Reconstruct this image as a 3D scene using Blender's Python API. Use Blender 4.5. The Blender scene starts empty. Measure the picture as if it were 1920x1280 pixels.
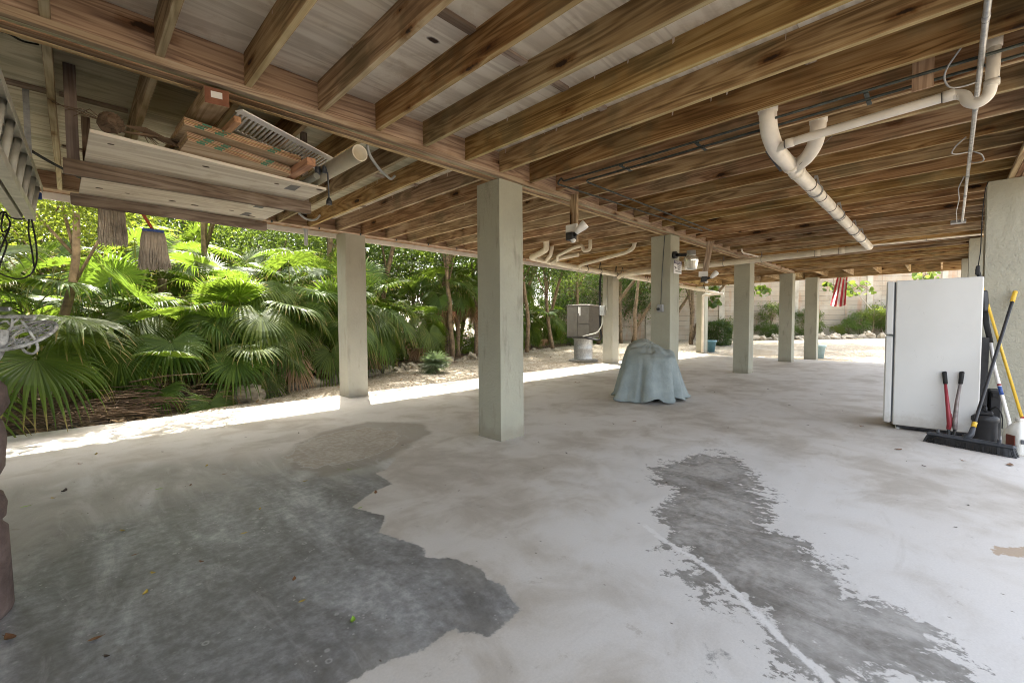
import bpy, bmesh, math, random
import numpy as np
from mathutils import Vector, Matrix, Euler
R = math.radians
SC = bpy.context.scene
# ---------------------------------------------------------------- camera
FPX, CX, CY, EYE = 812.6, 960.0, 640.0, 1.108          # pixel focal length of the 1920x1280 frame, eye height
PITCH, ROLL, YAW = .0407, .0061, .7801
_F = np.array([math.cos(YAW), math.sin(YAW), 0]); _R = np.array([math.sin(YAW), -math.cos(YAW), 0]); _U = np.array([0, 0, 1.])
_fw = _F*math.cos(PITCH) - _U*math.sin(PITCH); _dn = -(_U*math.cos(PITCH) + _F*math.sin(PITCH))
_rt = _R*math.cos(ROLL) + _dn*math.sin(ROLL); _d2 = -_R*math.sin(ROLL) + _dn*math.cos(ROLL)
cam_d = bpy.data.cameras.new("camera"); cam = bpy.data.objects.new("camera", cam_d); SC.collection.objects.link(cam)
cam_d.sensor_width = 36; cam_d.lens = 36*FPX/1920; cam_d.clip_end = 500; cam_d.clip_start = .03
cam.matrix_world = Matrix(((_rt[0], -_d2[0], -_fw[0], 0), (_rt[1], -_d2[1], -_fw[1], 0), (_rt[2], -_d2[2], -_fw[2], EYE), (0, 0, 0, 1)))
SC.camera = cam
def ray(x, y):
    v = (x-CX)/FPX*_rt + (y-CY)/FPX*_d2 + _fw
    return v
def atz(x, y, z=0.):
    d = ray(x, y); t = (z-EYE)/d[2]; return Vector((t*d[0], t*d[1], z))
def atX(x, y, X):
    d = ray(x, y); t = X/d[0]; return Vector((X, t*d[1], EYE+t*d[2]))
def atY(x, y, Y):
    d = ray(x, y); t = Y/d[1]; return Vector((t*d[0], Y, EYE+t*d[2]))
# ---------------------------------------------------------------- world, sun, exposure
SUN_EL, SUN_AZ = R(58), math.atan2(.91, .41)
w = bpy.data.worlds.new("World"); SC.world = w; w.use_nodes = True
nt = w.node_tree; bg = nt.nodes['Background']
sky = nt.nodes.new('ShaderNodeTexSky'); sky.sky_type = 'NISHITA'; sky.sun_disc = False
sky.sun_elevation = SUN_EL; sky.sun_rotation = math.pi/2-SUN_AZ; sky.air_density = .7; sky.dust_density = 3.0; sky.ozone_density = .4
hs_ = nt.nodes.new('ShaderNodeHueSaturation'); hs_.inputs['Saturation'].default_value = .55; nt.links.new(sky.outputs[0], hs_.inputs['Color'])
tint = nt.nodes.new('ShaderNodeMixRGB'); tint.blend_type = 'MULTIPLY'; tint.inputs[0].default_value = 1; tint.inputs[2].default_value = (1.05, 1.0, .915, 1)
nt.links.new(hs_.outputs[0], tint.inputs[1]); nt.links.new(tint.outputs[0], bg.inputs[0]); bg.inputs[1].default_value = .15
sd = bpy.data.lights.new("sun", 'SUN'); sd.energy = 2.8; sd.angle = R(.5); sd.color = (1, .95, .86)
so = bpy.data.objects.new("sun", sd); SC.collection.objects.link(so)
so.rotation_euler = Vector((-math.cos(SUN_EL)*math.cos(SUN_AZ), -math.cos(SUN_EL)*math.sin(SUN_AZ), -math.sin(SUN_EL))).to_track_quat('-Z', 'Y').to_euler()
so.location = (10, 20, 30)
SC.view_settings.view_transform = 'Standard'; SC.view_settings.look = 'None'; SC.view_settings.gamma = 1
SC.view_settings.exposure = 3.2
SC.cycles.use_denoising = True; SC.cycles.filter_width = 1.0; SC.cycles.denoising_prefilter = 'ACCURATE'; SC.cycles.denoising_input_passes = 'RGB_ALBEDO_NORMAL'; SC.cycles.max_bounces = 10; SC.cycles.diffuse_bounces = 7; SC.cycles.transparent_max_bounces = 8
SC.cycles.sample_clamp_indirect = 8; SC.cycles.caustics_reflective = False; SC.cycles.caustics_refractive = False
# ---------------------------------------------------------------- helpers
rnd = random.Random(7)
COL = SC.collection
class MB:
    def __init__(s): s.v = []; s.f = []; s.m = []; s.sm = []
    def add(s, vs, fs, mi=0, smooth=False):
        o = len(s.v); s.v += [tuple(v) for v in vs]
        for f in fs: s.f.append(tuple(i+o for i in f)); s.m.append(mi); s.sm.append(smooth)
    def box(s, lo, hi, mi=0, M=None, ch=0):
        (a, b, c), (d, e, f) = lo, hi
        if ch > 0:      # chamfered box: 8 corners x 3
            vs = []; idx = {}
            for i, x in enumerate((a, d)):
                for j, y in enumerate((b, e)):
                    for k, z in enumerate((c, f)):
                        sx, sy, sz = (ch if i == 0 else -ch), (ch if j == 0 else -ch), (ch if k == 0 else -ch)
                        idx[(i, j, k)] = len(vs); vs += [(x, y+sy, z+sz), (x+sx, y, z+sz), (x+sx, y+sy, z)]
            fs = []
            g = lambda i, j, k, n: idx[(i, j, k)]+n
            for i in (0, 1):
                q = [g(i, 0, 0, 0), g(i, 1, 0, 0), g(i, 1, 1, 0), g(i, 0, 1, 0)]; fs.append(q if i else q[::-1])
                q = [g(0, i, 0, 1), g(0, i, 1, 1), g(1, i, 1, 1), g(1, i, 0, 1)]; fs.append(q if i else q[::-1])
                q = [g(0, 0, i, 2), g(1, 0, i, 2), g(1, 1, i, 2), g(0, 1, i, 2)]; fs.append(q if i else q[::-1])
            for p in (0, 1):
                for q in (0, 1):
                    fs.append([g(0, p, q, 1), g(1, p, q, 1), g(1, p, q, 2), g(0, p, q, 2)])
                    fs.append([g(p, 0, q, 0), g(p, 1, q, 0), g(p, 1, q, 2), g(p, 0, q, 2)])
                    fs.append([g(p, q, 0, 0), g(p, q, 1, 0), g(p, q, 1, 1), g(p, q, 0, 1)])
            for i in (0, 1):
                for j in (0, 1):
                    for k in (0, 1): fs.append([g(i, j, k, 0), g(i, j, k, 1), g(i, j, k, 2)])
        else:
            vs = [(a, b, c), (d, b, c), (d, e, c), (a, e, c), (a, b, f), (d, b, f), (d, e, f), (a, e, f)]
            fs = [(0, 3, 2, 1), (4, 5, 6, 7), (0, 1, 5, 4), (1, 2, 6, 5), (2, 3, 7, 6), (3, 0, 4, 7)]
        if M is not None: vs = [M @ Vector(v) for v in vs]
        s.add(vs, fs, mi)
    def bar(s, p, q, wd, ht, up=(0, 0, 1), mi=0, ch=0):      # rectangular bar from p to q
        p, q = Vector(p), Vector(q); d = q-p; L = d.length; d.normalize(); u = Vector(up)
        x = d.cross(u)
        if x.length < 1e-4: x = d.cross(Vector((1, 0, 0)))
        x.normalize(); u = x.cross(d)
        M = Matrix(((x[0], d[0], u[0], p[0]), (x[1], d[1], u[1], p[1]), (x[2], d[2], u[2], p[2]), (0, 0, 0, 1)))
        s.box((-wd/2, 0, -ht/2), (wd/2, L, ht/2), mi, M, ch)
    def tube(s, pts, r, n=8, mi=0, caps=True, smooth=True):
        pts = [Vector(p) for p in pts]; k = len(pts); rs = r if isinstance(r, (list, tuple)) else [r]*k
        o = len(s.v); pu = None
        for i, p in enumerate(pts):
            t = (pts[min(i+1, k-1)]-pts[max(i-1, 0)])
            if t.length < 1e-9: t = Vector((0, 0, 1))
            t.normalize()
            if pu is None:
                pu = t.cross(Vector((0, 0, 1)))
                if pu.length < .05: pu = t.cross(Vector((1, 0, 0)))
            pu = (pu-t*pu.dot(t)).normalized(); vv = t.cross(pu)
            for j in range(n):
                a = 2*math.pi*j/n; s.v.append(tuple(p+(pu*math.cos(a)+vv*math.sin(a))*rs[i]))
        for i in range(k-1):
            for j in range(n):
                s.f.append((o+i*n+j, o+i*n+(j+1) % n, o+(i+1)*n+(j+1) % n, o+(i+1)*n+j)); s.m.append(mi); s.sm.append(smooth)
        if caps:
            s.f.append(tuple(o+j for j in range(n))[::-1]); s.m.append(mi); s.sm.append(False)
            s.f.append(tuple(o+(k-1)*n+j for j in range(n))); s.m.append(mi); s.sm.append(False)
    def lathe(s, prof, n=24, mi=0, M=None, smooth=True, wob=None):
        vs = []; fs = []
        for (r, z) in prof:
            for j in range(n):
                a = 2*math.pi*j/n; rr = r*(wob(a, z) if wob else 1); vs.append(Vector((rr*math.cos(a), rr*math.sin(a), z)))
        for i in range(len(prof)-1):
            for j in range(n): fs.append((i*n+j, i*n+(j+1) % n, (i+1)*n+(j+1) % n, (i+1)*n+j))
        if M is not None: vs = [M @ v for v in vs]
        s.add(vs, fs, mi, smooth)
    def blob(s, c, rad, seed=0, amp=.25, mi=0, nu=10, nv=7, flat=0):
        rr = random.Random(seed); ph = [(rr.uniform(1, 3.4), rr.uniform(0, 6.3), rr.uniform(1, 3), rr.uniform(0, 6.3)) for _ in range(4)]
        vs = []; fs = []
        for i in range(nv+1):
            th = math.pi*i/nv
            for j in range(nu):
                a = 2*math.pi*j/nu; k = 1+amp*sum(math.sin(p[0]*a+p[1])*math.sin(p[2]*th+p[3]) for p in ph)/2
                k += rr.uniform(-amp, amp)*.25
                if i in (0, nv): k = 1
                z = math.cos(th)*rad[2]*k
                vs.append((c[0]+math.sin(th)*math.cos(a)*rad[0]*k, c[1]+math.sin(th)*math.sin(a)*rad[1]*k, c[2]+max(z, -flat if flat else -9)))
        for i in range(nv):
            for j in range(nu): fs.append((i*nu+j, (i+1)*nu+j, (i+1)*nu+(j+1) % nu, i*nu+(j+1) % nu))
        s.add(vs, fs, mi, amp < .2)
    def mesh(s, name, mat):
        me = bpy.data.meshes.new(name); me.from_pydata(s.v, [], s.f)
        for m_ in (mat if isinstance(mat, (list, tuple)) else [mat]): me.materials.append(m_)
        me.polygons.foreach_set('material_index', s.m); me.polygons.foreach_set('use_smooth', s.sm); me.update()
        return me
    def build(s, name, mat, parent=None, **kw):
        return link(name, s.mesh(name, mat), parent, **kw)
def link(name, me, parent=None, label=None, cat=None, group=None, kind=None):
    o = bpy.data.objects.new(name, me); COL.objects.link(o)
    if parent is not None:
        o.parent = parent; o.matrix_parent_inverse = world_of(parent).inverted()
    tag(o, label, cat, group, kind); return o
def world_of(o):
    M = Matrix.LocRotScale(o.location, o.rotation_euler, o.scale)
    return world_of(o.parent) @ o.matrix_parent_inverse @ M if o.parent else M
def tag(o, label=None, cat=None, group=None, kind=None):
    if label: o['label'] = label
    if cat: o['category'] = cat
    if group: o['group'] = group
    if kind: o['kind'] = kind
    return o
def thing(name, loc, label, cat, group=None, rz=0):
    o = bpy.data.objects.new(name, None); COL.objects.link(o); o.location = loc; o.rotation_euler = (0, 0, rz); o.empty_display_size = .1
    return tag(o, label, cat, group)
def part(name, me, parent, M=None):          # child whose mesh is in the parent's local space
    o = bpy.data.objects.new(name, me); COL.objects.link(o); o.parent = parent
    if M is not None: o.matrix_local = M
    return o
def arc(c, a, b, r, n=6):                      # quarter bend at corner c, coming from direction a, leaving in direction b
    c, a, b = Vector(c), Vector(a).normalized(), Vector(b).normalized(); out = []
    for i in range(n+1):
        t = i/n*math.pi/2; out.append(c-a*r*(1-math.sin(t))+b*r*(1-math.cos(t)))
    return out
def pipe_path(pts, r, n=5):                    # polyline with rounded corners
    pts = [Vector(p) for p in pts]; out = [pts[0]]
    for i in range(1, len(pts)-1):
        a = (pts[i]-pts[i-1]); b = (pts[i+1]-pts[i]); rr = min(r, a.length*.49, b.length*.49); a.normalize(); b.normalize()
        p0 = pts[i]-a*rr; p2 = pts[i]+b*rr
        for k in range(n+1):
            t = k/n; out.append(p0*(1-t)**2+pts[i]*2*t*(1-t)+p2*t*t)
    out.append(pts[-1]); return out
# ---------------------------------------------------------------- materials
def srgb(r, g, b): return tuple(((c/255)/12.92 if c/255 <= .04045 else ((c/255+.055)/1.055)**2.4) for c in (r, g, b))+(1,)
class NT:
    def __init__(s, name):
        s.mat = bpy.data.materials.new(name); s.mat.use_nodes = True; s.t = s.mat.node_tree; s.p = s.t.nodes['Principled BSDF']; s.out = s.t.nodes['Material Output']
    def n(s, typ, **kw):
        o = s.t.nodes.new('ShaderNode'+typ)
        for k, v in kw.items():
            if k.startswith('i_'):
                key = k[2:]; key = int(key) if key.isdigit() else key
                o.inputs[key].default_value = v
            else: setattr(o, k, v)
        return o
    def l(s, a, b): s.t.links.new(a, b)
    def math(s, op, a, b=None, c=None, clamp=False):
        o = s.n('Math', operation=op); o.use_clamp = clamp
        for i, x in enumerate((a, b, c)):
            if x is None: continue
            if isinstance(x, (int, float)): o.inputs[i].default_value = x
            else: s.l(x, o.inputs[i])
        return o.outputs[0]
    def coord(s, kind='Object', scale=(1, 1, 1), rand=0, rot=(0, 0, 0)):
        tc = s.n('TexCoord'); v = tc.outputs[kind]
        if rand:
            oi = s.n('ObjectInfo'); m = s.math('MULTIPLY', oi.outputs['Random'], rand)
            a = s.n('VectorMath', operation='ADD'); s.l(v, a.inputs[0]); s.l(m, a.inputs[1]); v = a.outputs[0]
        mp = s.n('Mapping'); mp.inputs['Scale'].default_value = scale; mp.inputs['Rotation'].default_value = rot; s.l(v, mp.inputs['Vector']); return mp.outputs[0]
    def noise(s, vec, scale=5, detail=4, rough=.55, dist=0):
        o = s.n('TexNoise'); o.inputs['Scale'].default_value = scale; o.inputs['Detail'].default_value = detail
        o.inputs['Roughness'].default_value = rough; o.inputs['Distortion'].default_value = dist
        if vec is not None: s.l(vec, o.inputs['Vector'])
        return o.outputs['Fac']
    def vor(s, vec, scale=5, feature='F1', rand=1, out='Distance'):
        o = s.n('TexVoronoi', feature=feature); o.inputs['Scale'].default_value = scale; o.inputs['Randomness'].default_value = rand
        s.l(vec, o.inputs['Vector']); return o.outputs[out]
    def ramp(s, fac, stops, interp='LINEAR'):
        o = s.n('ValToRGB'); cr = o.color_ramp; cr.interpolation = interp
        while len(cr.elements) < len(stops): cr.elements.new(.5)
        for e, (p, c) in zip(cr.elements, stops):
            e.position = p; e.color = c if isinstance(c, (tuple, list)) else (c, c, c, 1)
        s.l(fac, o.inputs[0]); return o.outputs[0]
    def mix(s, fac, a, b, mode='MIX'):
        o = s.n('MixRGB', blend_type=mode)
        for i, x in enumerate((fac, a, b)):
            if isinstance(x, (int, float)): o.inputs[i].default_value = x if i == 0 else (x, x, x, 1)
            elif isinstance(x, (tuple, list)): o.inputs[i].default_value = x
            else: s.l(x, o.inputs[i])
        return o.outputs[0]
    def step(s, x, a, b):
        o = s.n('MapRange', interpolation_type='SMOOTHSTEP'); s.l(x, o.inputs[0]); o.inputs[1].default_value = a; o.inputs[2].default_value = b; return o.outputs[0]
    def bump(s, h, strength=.3, dist=.01):
        o = s.n('Bump'); o.inputs['Strength'].default_value = strength; o.inputs['Distance'].default_value = dist; s.l(h, o.inputs['Height']); s.l(o.outputs[0], s.p.inputs['Normal'])
    def base(s, c): 
        if isinstance(c, (tuple, list)): s.p.inputs['Base Color'].default_value = c
        else: s.l(c, s.p.inputs['Base Color'])
    def rough(s, r):
        if isinstance(r, (int, float)): s.p.inputs['Roughness'].default_value = r
        else: s.l(r, s.p.inputs['Roughness'])
def simple(name, c, rough=.6, metal=0, var=.12, nscale=9, bump=0, kind='Object', spec=.5):
    m = NT(name); v = m.coord(kind, rand=11); n = m.noise(v, nscale, 5, .6)
    dk = tuple(x*(1-var*1.6) for x in c[:3])+(1,); lt = tuple(min(1, x*(1+var)) for x in c[:3])+(1,)
    m.base(m.ramp(n, [(.3, dk), (.7, lt)])); m.rough(m.ramp(n, [(.3, min(1, rough+.08)), (.7, max(0, rough-.08))])); m.p.inputs['Metallic'].default_value = metal
    m.p.inputs['Specular IOR Level'].default_value = spec
    if bump: m.bump(m.noise(v, nscale*8, 4, .7), bump, .004)
    return m.mat
def wood(name, axis, cols, knots=True, rand=40, fine=1., contour=9, dark=.5, stain=.0):
    """grain runs along axis ('X','Y','Z'); cols = (dark, mid, light)"""
    m = NT(name); al = .55
    sc = {'X': (al, 7, 7), 'Y': (7, al, 7), 'Z': (7, 7, al)}[axis]
    v = m.coord('Object', sc, rand); big = m.noise(v, 1.0, 3, .5, .6)
    rings = m.math('SINE', m.math('MULTIPLY', big, contour*6.28)); rings = m.math('MULTIPLY_ADD', rings, .5, .5)
    sf = {'X': (1.5, 90, 90), 'Y': (90, 1.5, 90), 'Z': (90, 90, 1.5)}[axis]
    vf = m.coord('Object', sf, rand); fn = m.noise(vf, 1*fine, 4, .65)
    g = m.math('ADD', m.math('MULTIPLY', rings, .22), m.math('ADD', m.math('MULTIPLY', fn, .5), m.math('MULTIPLY', m.noise(m.coord('Object', tuple(x_*(.35 if x_ > 10 else .6) for x_ in sf), rand), 1, 3, .6), .28)))
    c = m.ramp(g, [(.30, cols[0]), (.5, cols[1]), (.70, cols[2])])
    oi = m.n('ObjectInfo')
    hs = m.n('HueSaturation'); m.l(c, hs.inputs['Color'])
    m.l(m.math('MULTIPLY_ADD', oi.outputs['Random'], .5, .78), hs.inputs['Value'])
    r2 = m.math('FRACT', m.math('MULTIPLY', oi.outputs['Random'], 17.3)); m.l(m.math('MULTIPLY_ADD', r2, .45, .72), hs.inputs['Saturation'])
    r3 = m.math('FRACT', m.math('MULTIPLY', oi.outputs['Random'], 41.7)); m.l(m.math('MULTIPLY_ADD', r3, .022, .489), hs.inputs['Hue'])
    c = hs.outputs[0]
    va = m.coord('Object', (1, 1, 1), rand); pat = m.noise(va, 1.6, 4, .6, .4)
    c = m.mix(m.step(pat, .38, .66), m.mix(1, c, (dark, dark*.93, dark*.84, 1), 'MULTIPLY'), c)
    if stain: c = m.mix(m.math('MULTIPLY', m.step(m.noise(va, 2.3, 5, .6), .52, .64), stain), c, (.10, .105, .06, 1))
    if knots:
        ai = 'XYZ'.index(axis); oth = [i for i in range(3) if i != ai]; sx = m.n('SeparateXYZ'); m.l(va, sx.inputs[0]); cb = m.n('CombineXYZ')
        m.l(m.math('MULTIPLY', sx.outputs[ai], 1.5), cb.inputs[0]); m.l(m.math('MULTIPLY', m.math('ADD', sx.outputs[oth[0]], sx.outputs[oth[1]]), 5.2), cb.inputs[1])
        vo = m.n('TexVoronoi', voronoi_dimensions='2D'); vo.inputs['Scale'].default_value = 1; m.l(cb.outputs[0], vo.inputs['Vector']); sc_ = m.n('SeparateColor'); m.l(vo.outputs['Color'], sc_.inputs[0])
        wob = m.noise(va, 22, 3, .6); k = m.math('ADD', vo.outputs['Distance'], m.math('MULTIPLY_ADD', wob, .16, -.03)); sel = m.math('LESS_THAN', sc_.outputs[0], .42)
        big_ = m.math('MULTIPLY_ADD', sc_.outputs[1], .10, .05)
        c = m.mix(m.math('MULTIPLY', sel, m.math('SUBTRACT', 1, m.step(m.math('SUBTRACT', k, big_), .0, .16))), c, m.mix(1, c, (.5, .36, .24, 1), 'MULTIPLY'))
        c = m.mix(m.math('MULTIPLY', sel, m.math('SUBTRACT', 1, m.step(m.math('SUBTRACT', k, big_), -.02, .03))), c, (.028, .015, .008, 1))
    m.base(c); m.rough(.82); m.p.inputs['Specular IOR Level'].default_value = .25
    m.bump(g, .35, .003); return m.mat
W_JOIST = wood('joist_timber', 'Y', ((.145, .085, .040, 1), (.345, .222, .115, 1), (.50, .365, .21, 1)), dark=.74, stain=.35, fine=1.0)
W_EDGE_LIT = wood('joist_lit_edge_timber', 'Y', ((.30, .225, .115, 1), (.46, .36, .20, 1), (.56, .47, .30, 1)), dark=.8, stain=.2)  # pale treated edges, with bounce light from below painted into the colour
W_BEAM = wood('beam_timber', 'X', ((.17, .095, .055, 1), (.37, .235, .14, 1), (.51, .36, .225, 1)), dark=.78)
W_LEDGER = wood('ledger_timber', 'X', ((.27, .17, .09, 1), (.46, .33, .19, 1), (.55, .45, .28, 1)), dark=.8)
W_GREEN = wood('green_treated_timber', 'X', ((.24, .22, .11, 1), (.40, .38, .21, 1), (.48, .46, .30, 1)), dark=.8, knots=False)
W_GREY = wood('weathered_timber', 'X', ((.13, .09, .07, 1), (.27, .20, .16, 1), (.37, .30, .25, 1)), dark=.65)
W_POST = wood('post_timber', 'Z', ((.20, .13, .08, 1), (.38, .27, .17, 1), (.48, .37, .26, 1)), dark=.8)
W_NEW = wood('sawn_lumber', 'X', ((.32, .20, .09, 1), (.52, .36, .19, 1), (.62, .47, .29, 1)), dark=.85, knots=False, contour=5)
W_ORANGE = wood('orange_stained_timber', 'Y', ((.26, .10, .025, 1), (.42, .19, .055, 1), (.5, .25, .08, 1)), dark=.8, knots=False)
def plywood(name, cols, axis='X', stain=.0, mold=0):
    m = NT(name); sc = (.5, 5, 5) if axis == 'X' else (5, .5, 5)
    v = m.coord('Object', sc, 20); big = m.noise(v, .9, 4, .55, .9); rings = m.math('MULTIPLY_ADD', m.math('SINE', m.math('MULTIPLY', big, 34)), .5, .5)
    vf = m.coord('Object', (3.5, 32, 32) if axis == 'X' else (32, 3.5, 32), 20); fn = m.noise(vf, 1, 5, .6)
    g = m.math('ADD', m.math('MULTIPLY', rings, .5), m.math('MULTIPLY', fn, .5))
    c = m.ramp(g, [(.2, cols[0]), (.55, cols[1]), (.85, cols[2])])
    va = m.coord('Object', (1, 1, 1), 20); p = m.noise(va, .8, 5, .6)
    bl = m.noise(va, 5.5, 7, .75, .5); c = m.mix(m.math('MULTIPLY', m.step(bl, .52, .66), .5), c, m.mix(1, c, (.77, .71, .63, 1), 'MULTIPLY'))
    c = m.mix(m.math('MULTIPLY', m.step(p, .42, .62), .5), c, m.mix(1, c, (.88, .83, .75, 1), 'MULTIPLY'))
    if mold: c = m.mix(m.math('MULTIPLY', m.step(m.noise(va, 1.1, 6, .65), .5, .72), mold), c, (.16, .16, .09, 1))
    kn = m.vor(m.coord('Object', (1.0, 2.2, 2.2), 25), 1.15); wob = m.noise(va, 18, 2)
    c = m.mix(m.step(m.math('ADD', kn, m.math('MULTIPLY', wob, .06)), .075, .1), (.05, .03, .02, 1), c)
    m.base(c); m.rough(.85); m.p.inputs['Specular IOR Level'].default_value = .2; m.bump(g, .25, .002); return m.mat
M_PLY = plywood('subfloor_plywood', ((.60, .54, .46, 1), (.74, .685, .595, 1), (.80, .755, .67, 1)), mold=.2)
M_PLYOUT = plywood('mildewed_plywood', ((.40, .37, .28, 1), (.55, .52, .40, 1), (.63, .60, .48, 1)), mold=.5)
M_SHELF = plywood('shelf_plywood', ((.62, .55, .45, 1), (.73, .67, .56, 1), (.78, .73, .63, 1)))
def stucco(name, c, bscale, bstr, dirt=.3):
    m = NT(name); v = m.coord('Object', (1, 1, 1), 5); n = m.noise(v, 1.4, 5, .6)
    dk = tuple(x*.86 for x in c[:3])+(1,)
    col = m.ramp(n, [(.35, dk), (.65, c)])
    sp = m.noise(m.coord('Object', (6, 6, 1.2), 5), 1.5, 5, .65)
    col = m.mix(m.math('MULTIPLY', m.step(sp, .55, .72), dirt), col, (.16, .14, .10, 1))
    chip = m.step(m.noise(v, 31, 5, .7), .69, .73); col = m.mix(m.math('MULTIPLY', chip, .5), col, (.55, .53, .47, 1))
    sx = m.n('SeparateXYZ'); tc = m.n('TexCoord'); m.l(tc.outputs['Object'], sx.inputs[0])
    low = m.math('SUBTRACT', sx.outputs['Z'], m.math('MULTIPLY', m.noise(v, 9, 4), .16))
    col = m.mix(m.math('MULTIPLY', m.math('SUBTRACT', 1, m.step(low, -.06, .08)), .5), col, (.22, .19, .14, 1))
    m.base(col); m.rough(.8); m.p.inputs['Specular IOR Level'].default_value = .3
    h = m.math('ADD', m.noise(v, bscale, 6, .6, .5), m.math('MULTIPLY', m.noise(v, bscale*4, 3), .3)); m.bump(h, bstr, .012); return m.mat
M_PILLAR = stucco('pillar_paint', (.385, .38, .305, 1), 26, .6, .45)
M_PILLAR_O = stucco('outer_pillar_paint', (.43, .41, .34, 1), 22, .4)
M_STUCCO = stucco('rough_stucco_paint', (.42, .405, .325, 1), 26, .9, .15)
M_WHITEPAINT = simple('white_painted_trim', (.75, .70, .64, 1), .6, var=.1, nscale=4)
M_PVC = simple('aged_pvc', (.70, .63, .50, 1), .42, var=.10, nscale=5)
M_PVCW = simple('white_pvc', (.78, .73, .65, 1), .42, var=.08, nscale=5)
M_BLACK = simple('black_plastic', (.018, .018, .02, 1), .5, var=.3)
M_RUBBER = simple('black_rubber', (.014, .014, .014, 1), .75, var=.3)
M_STEEL = simple('galvanised_steel', (.42, .43, .44, 1), .42, .85, var=.18, nscale=25)
M_COPPER = simple('tarnished_copper', (.045, .055, .048, 1), .55, .5, var=.35, nscale=20)
M_ALU = simple('aluminium', (.56, .54, .47, 1), .5, .35, var=.12, nscale=12)
M_WHITE = simple('white_plastic', (.80, .79, .77, 1), .4, var=.04)
M_GREYP = simple('grey_plastic', (.33, .34, .35, 1), .5, var=.1)
M_DKGREY = simple('dark_grey_plastic', (.055, .06, .07, 1), .45, var=.2)
M_YELLOW = simple('yellow_paint', (.72, .45, .035, 1), .4, var=.08)
M_RED = simple('dark_red_paint', (.30, .022, .035, 1), .42, var=.15)
M_BLUE = simple('blue_plastic', (.03, .08, .30, 1), .5, var=.1)
# ---------------------------------------------------------------- floor slab
def pix_poly(pts): return np.array([atz(x, y, 0)[:2] for x, y in pts])
def sdf(P, poly):                              # signed distance, positive inside
    d = np.full(len(P), 1e9); inside = np.zeros(len(P), bool); n = len(poly)
    for i in range(n):
        a = poly[i]; b = poly[(i+1) % n]; e = b-a; wv = P-a
        t = np.clip((wv@e)/(e@e), 0, 1); q = wv-t[:, None]*e; d = np.minimum(d, np.hypot(q[:, 0], q[:, 1]))
        c1 = (a[1] <= P[:, 1]) != (b[1] <= P[:, 1]); ey = e[1] if abs(e[1]) > 1e-12 else 1e-12
        inside ^= c1 & (P[:, 0] < a[0]+e[0]*(P[:, 1]-a[1])/ey)
    return np.where(inside, d, -d)
def pdist(P, line):
    d = np.full(len(P), 1e9)
    for a, b in zip(line[:-1], line[1:]):
        e = b-a; wv = P-a; t = np.clip((wv@e)/(e@e), 0, 1); q = wv-t[:, None]*e; d = np.minimum(d, np.hypot(q[:, 0], q[:, 1]))
    return d
SLAB_Y, SLAB_X1 = 6.70, 15.2
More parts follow.
